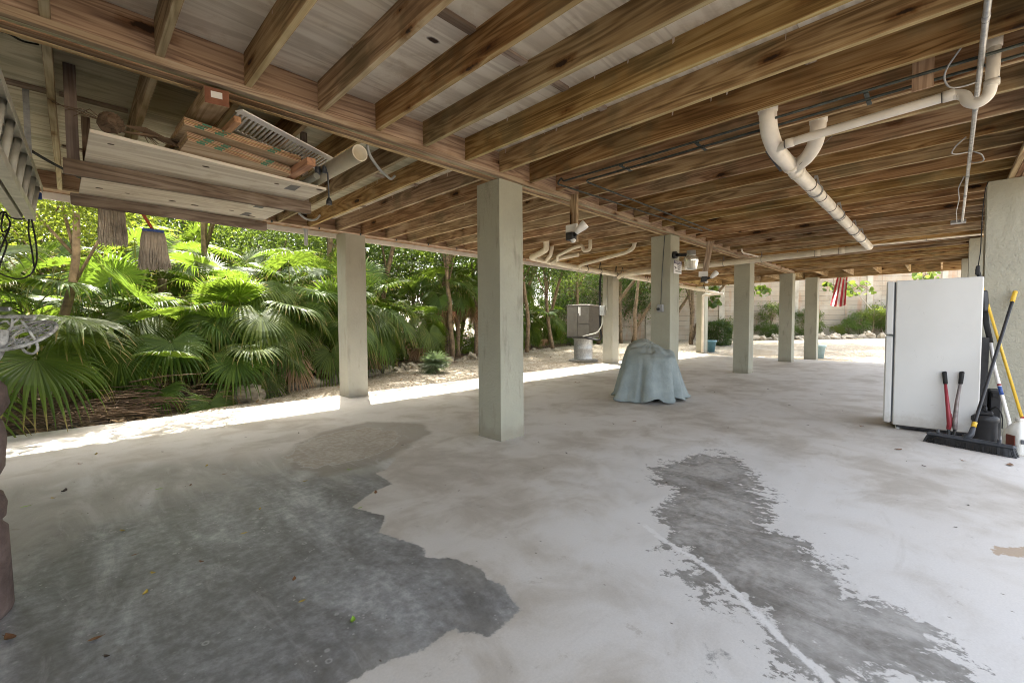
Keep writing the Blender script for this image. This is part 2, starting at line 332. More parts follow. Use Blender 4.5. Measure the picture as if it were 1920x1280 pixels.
def build_slab():
    xs = np.concatenate([np.arange(-8, -.2, .4), np.arange(-.2, 6.2, .028), np.arange(6.2, SLAB_X1, .25), [SLAB_X1]])
    ys = np.concatenate([np.arange(-1.6, -.5, .2), np.arange(-.5, 4.4, .028), np.arange(4.4, SLAB_Y, .1), [SLAB_Y]])
    gx, gy = np.meshgrid(xs, ys); P = np.stack([gx.ravel(), gy.ravel()], 1); nx, ny = len(xs), len(ys)
    V = np.concatenate([P, np.zeros((len(P), 1))], 1)
    i = np.arange(nx-1)[None, :]+np.arange(ny-1)[:, None]*nx; i = i.ravel()
    F = np.stack([i, i+1, i+nx+1, i+nx], 1).tolist(); V = V.tolist(); o = len(V)
    per = [k for k in range(nx)]+[nx-1+k*nx for k in range(1, ny)]+[nx*ny-1-k for k in range(1, nx)]+[(ny-1-k)*nx for k in range(1, ny-1)]
    V += [[V[k][0], V[k][1], -.16] for k in per]
    for k in range(len(per)):
        k2 = (k+1) % len(per); F.append([per[k], o+k, o+k2, per[k2]])
    me = bpy.data.meshes.new('slab'); me.from_pydata(V, [], F)
    A = np.array([v[:2] for v in V])
    def attr(name, val):
        at = me.attributes.new(name, 'FLOAT', 'POINT'); at.data.foreach_set('value', np.asarray(val, dtype=np.float32))
    wet = pix_poly([(745, 858), (725, 880), (704, 886), (737, 906), (702, 921), (660, 950), (725, 967), (711, 997), (752, 1010), (795, 1024), (800, 1045), (852, 1045), (906, 1066), (914, 1084), (946, 1096), (966, 1130), (981, 1141), (914, 1197), (880, 1184), (868, 1192), (850, 1178), (790, 1222), (720, 1241), (640, 1290), (300, 1600), (-900, 1500), (-700, 1150), (-300, 960), (-20, 900), (300, 850), (560, 840)])
    attr('wet', sdf(A, wet))
    core = pix_poly([(790, 868), (860, 930), (960, 1010), (1120, 1130), (900, 1330), (300, 1600), (-900, 1500), (-500, 1200), (-100, 1060), (200, 960), (480, 895)])
    attr('core', sdf(A, core))
    damp = pix_poly([(1205, 880), (1235, 868), (1290, 856), (1345, 846), (1400, 856), (1425, 880), (1450, 905), (1438, 918), (1470, 950), (1500, 985), (1545, 1022), (1565, 1065), (1620, 1110), (1700, 1165), (1800, 1228), (1920, 1300), (1500, 1320), (1440, 1235), (1400, 1200), (1370, 1165), (1330, 1140), (1262, 1090), (1240, 1040), (1215, 1010), (1222, 970), (1250, 935), (1205, 905)])
    attr('damp', sdf(A, damp))
    fork = pix_poly([(1300, 1300), (1325, 1250), (1328, 1200), (1345, 1205), (1380, 1238), (1350, 1232), (1338, 1270), (1330, 1300)])
    attr('fork', sdf(A, fork))
    ring = pix_poly([(535, 858), (560, 835), (600, 815), (690, 800), (750, 812), (735, 840), (690, 858), (590, 876)])
    attr('ring', sdf(A, ring))
    spill = pix_poly([(530, 855), (590, 812), (690, 790), (800, 792), (800, 815), (745, 850), (700, 878), (600, 892), (540, 872)])
    attr('spill', sdf(A, spill))
    tan_ = pix_poly([(1856, 1022), (1890, 1026), (1960, 1022), (1960, 1048), (1870, 1040)])
    attr('tan', sdf(A, tan_))
    crack = pix_poly([(1210, 985), (1240, 1010), (1300, 1045), (1345, 1075), (1365, 1098), (1395, 1125), (1420, 1150), (1440, 1172), (1475, 1205), (1505, 1232), (1535, 1255), (1560, 1285), (1600, 1330)])
    attr('crack', pdist(A, crack))
    c2 = pix_poly([(1500, 945), (1530, 885), (1650, 850)]); attr('crackb', pdist(A, c2))
    me.update(); return me
def slab_mat():
    m = NT('stained_concrete'); v = m.coord('Object')
    def at(nm): return m.n('Attribute', attribute_name=nm).outputs['Fac']
    big = m.noise(v, .55, 5, .6, .4); mid = m.noise(v, 2.6, 6, .62, .5); fine = m.noise(v, 22, 6, .7); grit = m.noise(v, 110, 3, .7)
    base = m.ramp(m.math('ADD', m.math('MULTIPLY', big, .6), m.math('MULTIPLY', mid, .4)), [(.36, (.42, .38, .325, 1)), (.5, (.545, .508, .452, 1)), (.62, (.64, .61, .565, 1))])
    base = m.mix(m.math('MULTIPLY', m.step(mid, .54, .7), .35), base, (.34, .28, .22, 1))
    base = m.mix(m.math('MULTIPLY', m.step(fine, .62, .74), .25), base, (.30, .29, .27, 1))
    # pale dried film between the two damp areas
    film = m.step(m.math('ADD', m.math('MULTIPLY', big, .5), m.math('MULTIPLY', mid, .5)), .42, .58)
    base = m.mix(m.math('MULTIPLY', film, .6), base, (.69, .67, .635, 1))
    # left wet area : crisp edge on the right, fading away inwards
    wob = m.math('MULTIPLY_ADD', m.noise(v, 30, 4, .7), .05, -.025)
    wet = m.step(m.math('ADD', at('wet'), wob), -.006, .010)
    wsoft = m.step(m.math('ADD', at('wet'), m.math('MULTIPLY_ADD', mid, .5, -.25)), -.05, .55)
    strk0 = m.noise(m.coord('Object', (1.5, .45, 1), rot=(0, 0, .25)), 1.6, 6, .62, .9)
    core = m.step(m.math('ADD', at('core'), m.math('ADD', m.math('MULTIPLY_ADD', mid, .6, -.3), m.math('MULTIPLY_ADD', strk0, 1.2, -.6))), -.22, .5)
    strk = m.noise(m.coord('Object', (1.2, .35, 1), rot=(0, 0, .5)), 2.4, 6, .62, .8)
    sm_ = m.noise(m.coord('Object', (1.4, .7, 1), rot=(0, 0, .3)), 2.1, 7, .68, 1.2)
    dark = m.ramp(m.math('ADD', m.math('MULTIPLY', m.math('ADD', m.math('MULTIPLY', strk, .35), m.math('MULTIPLY', sm_, .35)), 1), m.math('MULTIPLY', fine, .3)), [(.40, (.135, .13, .125, 1)), (.48, (.20, .20, .198, 1)), (.545, (.30, .305, .305, 1)), (.63, (.50, .505, .505, 1))])
    mid_c = m.ramp(strk, [(.35, (.29, .28, .245, 1)), (.52, (.40, .39, .35, 1)), (.66, (.56, .56, .54, 1))])
    wetc = m.mix(core, mid_c, dark)
    # pale rings and pits
    pv = m.vor(v, 9, rand=1); pit = m.math('MULTIPLY', m.math('SUBTRACT', 1, m.step(m.math('ABSOLUTE', m.math('SUBTRACT', m.math('ADD', pv, m.math('MULTIPLY', fine, .14)), .16)), .0, .05)), m.step(m.noise(v, 3.1, 3), .44, .56))
    pv2 = m.vor(v, 34, rand=1); pit2 = m.math('MULTIPLY', m.math('SUBTRACT', 1, m.step(pv2, .10, .2)), m.step(m.noise(v, 5, 4), .5, .6))
    wetc = m.mix(m.math('MULTIPLY', m.math('MAXIMUM', m.math('MULTIPLY', pit, .6), m.math('MULTIPLY', pit2, .75)), core), wetc, (.48, .475, .46, 1))
    wetm = m.math('MULTIPLY', wet, m.math('MAXIMUM', m.math('MULTIPLY', wsoft, .92), m.math('MULTIPLY', wet, m.step(at('core'), -.35, -.05))))
    c = m.mix(wetm, base, wetc)
    # middle damp patch : speckled ragged edge
    sdm = m.math('ADD', at('damp'), m.math('MULTIPLY_ADD', mid, .9, -.45)); dens = m.step(sdm, -.22, .26)
    hf = m.noise(m.coord('Object', (1.15, .85, 1), rot=(0, 0, .6)), 19, 9, .74, .2)
    spk = m.step(m.math('ADD', hf, m.math('MULTIPLY_ADD', dens, .48, -.30)), .48, .55)
    inner = m.step(m.noise(m.coord('Object', (1.1, .6, 1), rot=(0, 0, .6)), 4.6, 7, .7, .8), .40, .60)
    dm = m.math('MULTIPLY', spk, m.math('MULTIPLY_ADD', m.math('MULTIPLY', dens, inner), .32, .68))
    edge_ = m.math('MULTIPLY', m.math('MULTIPLY', spk, m.math('SUBTRACT', 1, m.step(m.math('ABSOLUTE', m.math('ADD', sdm, -.03)), .02, .20))), .45)
    dcol = m.ramp(m.math('ADD', m.math('MULTIPLY', mid, .5), m.math('MULTIPLY', fine, .5)), [(.38, (.14, .132, .115, 1)), (.5, (.225, .215, .195, 1)), (.62, (.36, .35, .325, 1))])
    dcol = m.mix(m.math('MULTIPLY', pit2, .35), dcol, (.5, .49, .47, 1))
    dcol = m.mix(m.math('MULTIPLY', pit, .25), dcol, (.45, .44, .42, 1))
    halo = m.step(m.math('ADD', at('damp'), m.math('MULTIPLY_ADD', mid, 1.0, -.5)), -.8, -.02)
    c = m.mix(m.math('MULTIPLY', halo, .7), c, (.72, .715, .70, 1))
    c = m.mix(m.math('MULTIPLY', dm, .95), c, dcol); c = m.mix(edge_, c, (.13, .125, .11, 1))
    c = m.mix(m.math('MULTIPLY', m.step(m.math('ADD', at('fork'), m.math('MULTIPLY_ADD', fine, .16, -.09)), -.01, .02), .85), c, (.24, .235, .225, 1))
    # efflorescence crack
    ck = m.math('ADD', at('crack'), m.math('MULTIPLY_ADD', m.noise(v, 24, 4, .7), .05, -.026)); ckm = m.math('SUBTRACT', 1, m.step(ck, .009, .022))
    c = m.mix(m.math('MULTIPLY', ckm, .95), c, (.76, .75, .73, 1))
    c = m.mix(m.math('MULTIPLY', m.math('SUBTRACT', 1, m.step(at('crackb'), .004, .06)), .3), c, (.62, .6, .56, 1))
    # ring and brown spill near the first outer pillar
    rg = m.math('ADD', at('spill'), m.math('MULTIPLY_ADD', mid, .36, -.18))
    c = m.mix(m.math('MULTIPLY', m.step(rg, -.04, .05), .62), c, (.225, .195, .15, 1))
    r2 = m.math('ADD', at('ring'), m.math('MULTIPLY_ADD', m.noise(v, 6, 5, .65), .3, -.15))
    c = m.mix(m.step(r2, -.01, .02), c, m.mix(m.step(m.math('ADD', m.math('MULTIPLY', fine, .6), m.math('MULTIPLY', mid, .4)), .4, .62), (.34, .30, .245, 1), (.47, .435, .38, 1)))
    edge = m.math('SUBTRACT', 1, m.step(m.math('ABSOLUTE', r2), .004, .016)); c = m.mix(m.math('MULTIPLY', edge, .5), c, (.52, .51, .48, 1))
    tm = m.step(m.math('ADD', at('tan'), m.math('MULTIPLY_ADD', fine, .1, -.05)), -.005, .006); c = m.mix(m.math('MULTIPLY', tm, .7), c, (.36, .23, .11, 1))
    tw = m.noise(m.coord('Object', (1, .22, 1), rot=(0, 0, .35)), 5.5, 7, .7, 1.6); c = m.mix(m.math('MULTIPLY', m.step(tw, .55, .7), .22), c, (.66, .65, .63, 1))
    tw2 = m.noise(m.coord('Object', (.25, 1, 1), rot=(0, 0, -.5)), 4.2, 8, .72, 1.2); c = m.mix(m.math('MULTIPLY', m.step(tw2, .56, .68), .2), c, m.mix(1, c, (.66, .63, .58, 1), 'MULTIPLY'))
    sc3 = m.noise(v, 8.5, 8, .8, .3); c = m.mix(m.math('MULTIPLY', m.step(sc3, .60, .66), .45), c, m.mix(1, c, (.62, .58, .53, 1), 'MULTIPLY'))
    # sparse rust-brown flecks and dark scuffs
    fl = m.vor(m.coord('Object', (1, .5, 1), rot=(0, 0, .9)), 16); c = m.mix(m.math('MULTIPLY', m.math('SUBTRACT', 1, m.step(fl, .03, .07)), m.step(m.noise(v, 2.2, 3), .44, .56)), c, (.12, .10, .08, 1))
    c = m.mix(.35, c, m.mix(1, c, m.ramp(grit, [(.3, .72), (.7, 1.)]), 'MULTIPLY'))
    m.base(c)
    rg_ = m.mix(m.math('MAXIMUM', m.math('MULTIPLY', wetm, core), dm), .72, .50)
    m.l(rg_, m.p.inputs['Roughness']); m.p.inputs['Specular IOR Level'].default_value = .35
    m.bump(m.math('ADD', m.math('MULTIPLY', fine, .6), m.math('MULTIPLY', grit, .3)), .22, .006); return m.mat
slab_me = build_slab(); slab_me.materials.append(slab_mat()); link('concrete_floor', slab_me, kind='structure')
# ---------------------------------------------------------------- ground
def gz(x, y):                                 # outside grade: just below the slab, rising towards the far wall
    d = max(0, x-14.2)*.7+max(0, (x+y)-22)*.22
    return -.11+.05*min(d, 40)*.55
def gravel_mat():
    m = NT('crushed_shell_gravel'); v = m.coord('Object')
    cell = m.n('TexVoronoi'); cell.inputs['Scale'].default_value = 42; m.l(v, cell.inputs['Vector'])
    sx = m.n('SeparateColor'); m.l(cell.outputs['Color'], sx.inputs[0])
    n = m.noise(v, .9, 5, .6); n2 = m.noise(v, 7, 5, .7)
    c = m.ramp(sx.outputs[0], [(.1, (.17, .135, .09, 1)), (.45, (.36, .305, .22, 1)), (.8, (.52, .47, .38, 1)), (1, (.64, .60, .53, 1))])
    c = m.mix(m.math('MULTIPLY', m.step(n, .42, .62), .45), c, (.20, .15, .085, 1))
    c = m.mix(m.math('MULTIPLY', m.step(n2, .56, .68), .5), c, (.13, .095, .055, 1))
    m.base(c); m.rough(.9); m.bump(m.math('SUBTRACT', 1, cell.outputs['Distance']), .8, .03); return m.mat
M_GRAVEL = gravel_mat()
mb = MB(); xs = [-40, -20, -12, -8, -4, 0, 2, 4, 6, 8, 10, 12, 13, 14, 15, 16, 17, 18, 20, 22, 24, 26, 28, 30, 33, 36, 40, 60, 90]; ys = [-60, -30, -12, -6, -3, -1.6, 0, 2, 4, 6, 7, 8, 9, 10, 12, 14, 16, 18, 22, 26, 30, 40, 60, 90]
vs = [(x, y, gz(x, y)) for y in ys for x in xs]; nx = len(xs)
mb.add(vs, [(j*nx+i, j*nx+i+1, (j+1)*nx+i+1, (j+1)*nx+i) for j in range(len(ys)-1) for i in range(nx-1)], smooth=True)
mb.build('gravel_ground', M_GRAVEL, kind='structure')
m = NT('leaf_litter_soil'); v = m.coord('Object'); n = m.noise(v, 14, 6, .7); n2 = m.noise(v, 45, 4, .7); vv = m.vor(v, 22, out='Color'); sx = m.n('SeparateColor'); m.l(vv, sx.inputs[0])
c = m.ramp(m.math('ADD', m.math('MULTIPLY', n, .5), m.math('MULTIPLY', sx.outputs[0], .5)), [(.25, (.022, .015, .008, 1)), (.5, (.07, .045, .022, 1)), (.8, (.20, .14, .07, 1))])
m.base(c); m.rough(.95); m.bump(m.math('ADD', n2, sx.outputs[1]), .9, .04); M_SOIL = m.mat
BED = [(-7, 7.0), (-1.5, 6.95), (.2, 7.1), (1.2, 7.6), (2.1, 8.15), (3.6, 9.15), (5.5, 10.0), (8.2, 10.9), (11, 12.0), (14, 13.0), (18.5, 13.2), (22, 12.5)]
def bed_y(x):
    for a, b in zip(BED[:-1], BED[1:]):
        if a[0] <= x <= b[0]: return a[1]+(b[1]-a[1])*(x-a[0])/(b[0]-a[0])
    return BED[-1][1] if x > 0 else BED[0][1]
mb = MB(); cols = []; x = -7.0
rr = random.Random(3)
while x <= 22:
    y0 = bed_y(x)+rr.uniform(-.1, .1); cols.append([(x, y0, gz(x, y0)-.02), (x, y0+.15, gz(x, y0)+.06)]+[(x, y0+k, gz(x, y0+k)+.09+rr.uniform(-.04, .06)) for k in (.6, 1.4, 2.5, 4, 6, 9, 14, 22)]); x += .35
vs = [p for c_ in cols for p in c_]; k = len(cols[0])
mb.add(vs, [(i*k+j, (i+1)*k+j, (i+1)*k+j+1, i*k+j+1) for i in range(len(cols)-1) for j in range(k-1)], smooth=True)
mb.build('planting_bed', M_SOIL, kind='structure')
# ---------------------------------------------------------------- pillars
JZ, PZ, BZ = 2.492, 2.676, 2.449              # joist underside, plywood underside, beam underside
PW = .314
def pillar(x, y, z0, z1, wdt, mat, label):
    t = thing('concrete_pillar', (x+wdt/2, y+wdt/2, z0), label, 'pillar', 'square pillars holding up the house')
    h = wdt/2; k = MB(); rows = 14; n = 5; q = random.Random(int(x*100+y*10))
    ring = [(-h, -h+i*wdt/n) for i in range(n)]+[(-h+i*wdt/n, h) for i in range(n)]+[(h, h-i*wdt/n) for i in range(n)]+[(h-i*wdt/n, -h) for i in range(n)]
    vs = []
    for r_ in range(rows+1):
        for a, b in ring: vs.append((a+q.uniform(-.0015, .0015), b+q.uniform(-.0015, .0015), (z1-z0)*r_/rows))
    L = len(ring); fs = [(r_*L+i, r_*L+L*0+(i+1) % L, (r_+1)*L+(i+1) % L, (r_+1)*L+i) for r_ in range(rows) for i in range(L)]
    fs = [f[::-1] for f in fs]; fs.append(tuple(range(rows*L, rows*L+L))[::-1]); fs.append(tuple(range(L)))
    k.add(vs, fs); part('shaft', k.mesh('shaft', mat), t)
    b = MB(); e = .004
    for s_ in range(4):
        M = Matrix.Rotation(s_*math.pi/2, 4, 'Z'); pts = []
        nn = 10; lo = [(-h-e, -h-e+i*(wdt+2*e)/nn, 0) for i in range(nn+1)]; hi = [(-h-.001, p[1]*.995, .018+q.uniform(-.010, .014)) for p in lo]
        b.add([M @ Vector(p) for p in lo+hi], [(i+1, i, nn+1+i, nn+2+i) for i in range(nn)])
    part('base_fillet', b.mesh('base_fillet', mat), t)
    return t
P1 = pillar(2.80, 2.925, 0, BZ, PW, M_PILLAR, 'large olive grey square pillar standing nearest the camera at the centre of the floor')
P2 = pillar(6.42, 2.95, 0, BZ, PW, M_PILLAR, 'pillar carrying the notice sign and jar lamp behind the tarpaulin')
P3 = pillar(10.2, 2.93, 0, BZ, PW, M_PILLAR, 'olive pillar whose top is crossed by the long drain pipe')
P4 = pillar(13.95, 2.93, 0, BZ, PW, M_PILLAR, 'slim far pillar at the back edge of the slab, left of the pillar on the gravel')
P5 = pillar(15.95, atX(1530, 658, 15.95).y, gz(16.1, 3)-.02, 2.47, PW, M_PILLAR, 'farthest pillar of the middle row, on the gravel beside a pale blue pot')
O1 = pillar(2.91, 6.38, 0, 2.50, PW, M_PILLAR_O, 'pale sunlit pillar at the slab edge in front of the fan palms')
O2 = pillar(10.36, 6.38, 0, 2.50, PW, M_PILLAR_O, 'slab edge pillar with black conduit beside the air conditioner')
O3 = pillar(16.9, 6.40, gz(17, 6.5)-.02, 2.50, PW, M_PILLAR, 'far grey pillar with a white downspout next to the clipped hedge')
R1 = pillar(6.266, -.29-PW, 0, BZ, PW, M_STUCCO, 'wide rough stucco pillar at the right edge behind the broom')
R2 = pillar(10.33, -.30-PW, 0, BZ, PW, M_STUCCO, 'stucco pillar seen above the refrigerator, second from the right edge')
R3 = pillar(13.55, -.29-PW, 0, BZ, PW, M_STUCCO, 'farthest stucco pillar of the right row, a sliver above the refrigerator')
# ---------------------------------------------------------------- raised timber floor of the house
DX0, DX1, DY0, DY1 = -6.0, 16.6, -.85, 7.05
house = thing('stilt_house', (2.8, 2.9, BZ), 'raised timber house floor of joists and plywood resting on square pillars', 'house')
def jx(i): return -.046+.406*i
def joist_mesh(y0, y1, seed, mat=W_JOIST):
    q = random.Random(seed); k = MB(); n = 7; vs = []; fs = []
    for i in range(n):
        y = y0+(y1-y0)*i/(n-1); a, b = q.uniform(-.0025, .0025), q.uniform(-.002, .002); hw = .019; c_ = .0035
        for (dx, dz) in ((-hw, PZ-JZ), (-hw, c_), (-hw+c_, 0), (hw-c_, 0), (hw, c_), (hw, PZ-JZ)): vs.append((dx+a, y, dz+(b if dz < .1 else -.001)))
    for i in range(n-1):
        for j in range(5): fs.append((i*6+j, i*6+j+1, (i+1)*6+j+1, (i+1)*6+j))
    fs += [tuple(range(6))[::-1], tuple(range((n-1)*6, n*6))]; k.add(vs, fs)
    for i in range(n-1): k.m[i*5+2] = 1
    return k.mesh('joist', [mat, W_EDGE_LIT])
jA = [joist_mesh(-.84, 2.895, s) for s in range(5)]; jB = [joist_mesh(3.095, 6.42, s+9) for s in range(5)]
i0 = int((DX0+.1)/.406); 
for i in range(-9, 35):
    X = jx(i)
    for V in (jA, jB):
        if X > 13.85: continue
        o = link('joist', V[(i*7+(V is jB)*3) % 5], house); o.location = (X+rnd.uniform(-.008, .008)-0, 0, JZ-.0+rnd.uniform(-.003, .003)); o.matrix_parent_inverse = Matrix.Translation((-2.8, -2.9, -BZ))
# outriggers beyond the end beam
OUT = wood('outrigger_timber', 'X', ((.25, .17, .08, 1), (.44, .33, .18, 1), (.55, .45, .28, 1)))
for k in range(12):
    y = -.6+k*.62; b = MB(); b.box((13.99, y-.019, JZ-.01), (16.28, y+.019, PZ-.002)); b.build('outrigger', OUT, house)
def ply_board(name, x0, x1, y0, y1, z0, z1, mat, parent=house, seed=0):
    k = MB(); k.box((x0, y0, z0), (x1, y1, z1), ch=.002); return k.build(name, mat, parent)
# main beam: three plies with a ledger strip each side
def beam(y0, x0=DX0+.05, x1=13.93):
    ply_board('beam_ply', x0, x1, y0+.042, y0+.080, BZ+.006, PZ-.003, W_GREEN); ply_board('beam_ply', x0, x1, y0+.083, y0+.121, BZ+.001, PZ-.003, W_BEAM)
    ply_board('beam_ply', x0, x1, y0+.124, y0+.160, BZ+.004, PZ-.003, W_BEAM)
    ply_board('beam_face', x0, x1, y0+.014, y0+.040, JZ+.001, PZ-.004, W_BEAM)
    ply_board('ledger_strip', x0, x1, y0, y0+.0395, BZ, JZ-.003, W_LEDGER); ply_board('ledger_strip', x0, x1, y0+.163, y0+.2, BZ+.003, JZ-.003, W_LEDGER)
beam(2.885)
beam(-.62)
# outer beam, conduit-side ledger and white fascia
ply_board('outer_beam', DX0+.05, 16.3, 6.43, 6.55, 2.495, PZ-.003, W_BEAM); ply_board('outer_ledger', DX0+.05, 13.9, 6.385, 6.427, 2.487, 2.515, W_LEDGER)
ply_board('outer_beam', DX0+.05, 16.3, 6.60, 6.64, 2.505, PZ-.003, W_BEAM)
ply_board('soffit_board', DX0, DX1, 6.66, 7.02, 2.60, 2.615, W_GREY)
ply_board('fascia', DX0, DX1, 7.03, 7.06, 2.51, 2.80, M_WHITEPAINT)
WJ_end = wood('end_beam_timber', 'Y', ((.22, .14, .07, 1), (.40, .28, .15, 1), (.5, .40, .24, 1)))
ply_board('end_beam', 13.945, 13.985, -.8, 6.42, 2.45, PZ-.002, WJ_end); ply_board('rim_board', 16.29, 16.33, -.84, 6.98, 2.44, PZ-.002, W_JOIST)
ply_board('side_rim', DX0, DX1, -.885, -.845, 2.44, 2.80, W_BEAM)
# plywood subfloor in 4 ft courses with cleats under the joints
seams = [-.86, -.64, .58, 1.80, 3.02, 4.24, 5.46, 7.02]
for a, b in zip(seams[:-1], seams[1:]):
    for c_ in (DX0, -3.6, -.049, 2.39, 4.83, 7.27, 9.7, 12.14, 14.4, DX1):
        nxt = {DX0: -3.6, -3.6: -.049, -.049: 2.39, 2.39: 4.83, 4.83: 7.27, 7.27: 9.7, 9.7: 12.14, 12.14: 14.4, 14.4: DX1}.get(c_)
        if nxt is None: continue
        ply_board('subfloor_panel', c_+.0015, nxt-.0015, a+.0015, b-.0015, PZ, PZ+.018, M_PLYOUT if (a > 3 and c_ < 2) else M_PLY)
ply_board('subfloor_top', DX0, DX1, -.86, 7.02, PZ+.020, PZ+.10, M_PLYOUT)
cl = MB(); q = random.Random(5)
CLEAT = wood('cleat_timber', 'X', ((.25, .17, .13, 1), (.45, .33, .27, 1), (.55, .44, .38, 1)), knots=False)
for i in range(-4, 33):
    for s_ in (1.80, .58, 4.24, 5.46):
        if q.random() < (.9 if s_ in (1.80, 4.24, 5.46) else .5):
            yy = s_+q.uniform(-.02, .02); k = MB(); k.box((jx(i)+.03, yy-.028, PZ-.016-q.uniform(0, .006)), (jx(i+1)-.03, yy+.028, PZ-.0005), ch=.001)
            cl.v, cl.f = cl.v, cl.f; cl.add(k.v, k.f)
cl.build('seam_cleats', CLEAT, house, kind='stuff')
# paper scraps / torn splinters along the plywood edges
sp = MB()
for _ in range(420):
    i = q.randrange(-2, 26); sgn = q.choice((-1, 1)); x = jx(i)+sgn*.0205; y = q.choice((q.uniform(-.5, 2.85), q.uniform(3.2, 6.3))); l = q.uniform(.01, .05); wd = q.uniform(.004, .018)
    sp.add([(x, y, PZ-.0005), (x+sgn*.002, y+wd, PZ-.0005), (x+sgn*.006, y+wd*.8, PZ-l), (x+sgn*.003, y+.002, PZ-l*.8)], [(0, 1, 2, 3)])
sp.build('paper_scraps', simple('torn_building_paper', (.55, .47, .40, 1), .9), house, kind='stuff')
# added shade wall, then the body of the house above
k = MB(); k.box((-2.5, -.6, .0), (-2.4, 6.3, 2.44)); k.build('added_shade_wall', M_STUCCO, house)  # unseen wall added behind the camera to darken the pillar faces
ub = MB(); ub.box((DX0-.1, -.95, PZ+.103), (DX1-.2, 6.99, 5.6)); ub.build('wall', M_WHITEPAINT, house)
rf = MB(); rf.add([(DX0-.7, -1.6, 5.6), (DX1+.5, -1.6, 5.6), (DX1+.5, 7.65, 5.6), (DX0-.7, 7.65, 5.6), (DX0+3, 3, 7.4), (DX1-3, 3, 7.4)], [(0, 1, 5, 4), (1, 2, 5), (2, 3, 4, 5), (3, 0, 4), (3, 2, 1, 0)]); rf.build('roof', M_STEEL, house)
# ---------------------------------------------------------------- vegetation materials
def leaf_mat(name, cols, trans, tf=.42, rough=.42, tip=None, spec=.35):
    m = NT(name); oi = m.n('ObjectInfo'); v = m.coord('Object', (1, 1, 1), 9)
    n = m.noise(v, 3.2, 4, .6); isl = m.n('NewGeometry').outputs['Random Per Island']
    f = m.math('ADD', m.math('MULTIPLY', n, .55), m.math('MULTIPLY', isl, .45))
    c = m.ramp(f, [(.25, cols[0]), (.5, cols[1]), (.75, cols[2])])
    hs = m.n('HueSaturation'); m.l(c, hs.inputs['Color']); m.l(m.math('MULTIPLY_ADD', oi.outputs['Random'], .6, .68), hs.inputs['Value'])
    r2 = m.math('FRACT', m.math('MULTIPLY', oi.outputs['Random'], 23.7)); m.l(m.math('MULTIPLY_ADD', r2, .035, .478), hs.inputs['Hue'])
    c = hs.outputs[0]; tcol = m.mix(.6, c, trans, 'MIX')
    if tip:
        a = m.n('Attribute', attribute_name='rad').outputs['Fac']; st = m.step(m.math('ADD', a, m.math('MULTIPLY_ADD', isl, .22, -.11)), tip[0], tip[1])
        c = m.mix(st, c, tip[2]); tcol = m.mix(st, tcol, tip[2])
    m.base(c); m.rough(rough); m.p.inputs['Specular IOR Level'].default_value = spec
    tr = m.n('BsdfTranslucent'); m.l(tcol, tr.inputs[0]); mx = m.n('MixShader'); mx.inputs[0].default_value = tf
    m.l(m.p.outputs[0], mx.inputs[1]); m.l(tr.outputs[0], mx.inputs[2]); m.l(mx.outputs[0], m.out.inputs[0]); return m.mat
M_FROND = leaf_mat('fan_palm_leaf', ((.032, .066, .010, 1), (.062, .112, .017, 1), (.105, .16, .024, 1)), (.24, .36, .03, 1), tip=(.88, 1.04, (.32, .25, .09, 1)), spec=.32, rough=.5)
M_FRONDB = leaf_mat('browning_palm_leaf', ((.05, .09, .018, 1), (.08, .12, .028, 1), (.11, .15, .04, 1)), (.26, .34, .05, 1), tip=(.34, .5, (.36, .235, .14, 1)))
M_SILVER = leaf_mat('silvery_palm_leaf', ((.07, .11, .06, 1), (.12, .17, .09, 1), (.17, .22, .13, 1)), (.22, .30, .10, 1), tip=(.9, 1.06, (.34, .30, .16, 1)))
M_DEAD = leaf_mat('dead_palm_leaf', ((.16, .09, .045, 1), (.28, .17, .09, 1), (.40, .27, .16, 1)), (.35, .22, .10, 1), tf=.25, rough=.8)
M_PETI = simple('palm_petiole', (.17, .19, .05, 1), .5, var=.2)
M_PTRUNK = simple('palm_trunk_fibre', (.16, .115, .075, 1), .9, var=.35, nscale=14, bump=.6)
M_BARK = simple('tree_bark', (.20, .145, .09, 1), .9, var=.35, nscale=9, bump=.5)
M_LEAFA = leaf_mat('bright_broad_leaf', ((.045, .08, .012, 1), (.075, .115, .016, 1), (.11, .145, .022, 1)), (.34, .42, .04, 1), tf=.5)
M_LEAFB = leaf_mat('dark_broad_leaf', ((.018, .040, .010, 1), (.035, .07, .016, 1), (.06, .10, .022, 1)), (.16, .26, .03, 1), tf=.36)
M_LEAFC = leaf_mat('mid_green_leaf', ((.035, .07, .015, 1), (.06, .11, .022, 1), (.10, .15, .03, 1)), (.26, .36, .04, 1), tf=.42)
M_TWIG = simple('dry_twig', (.17, .11, .065, 1), .9, var=.45, nscale=3)
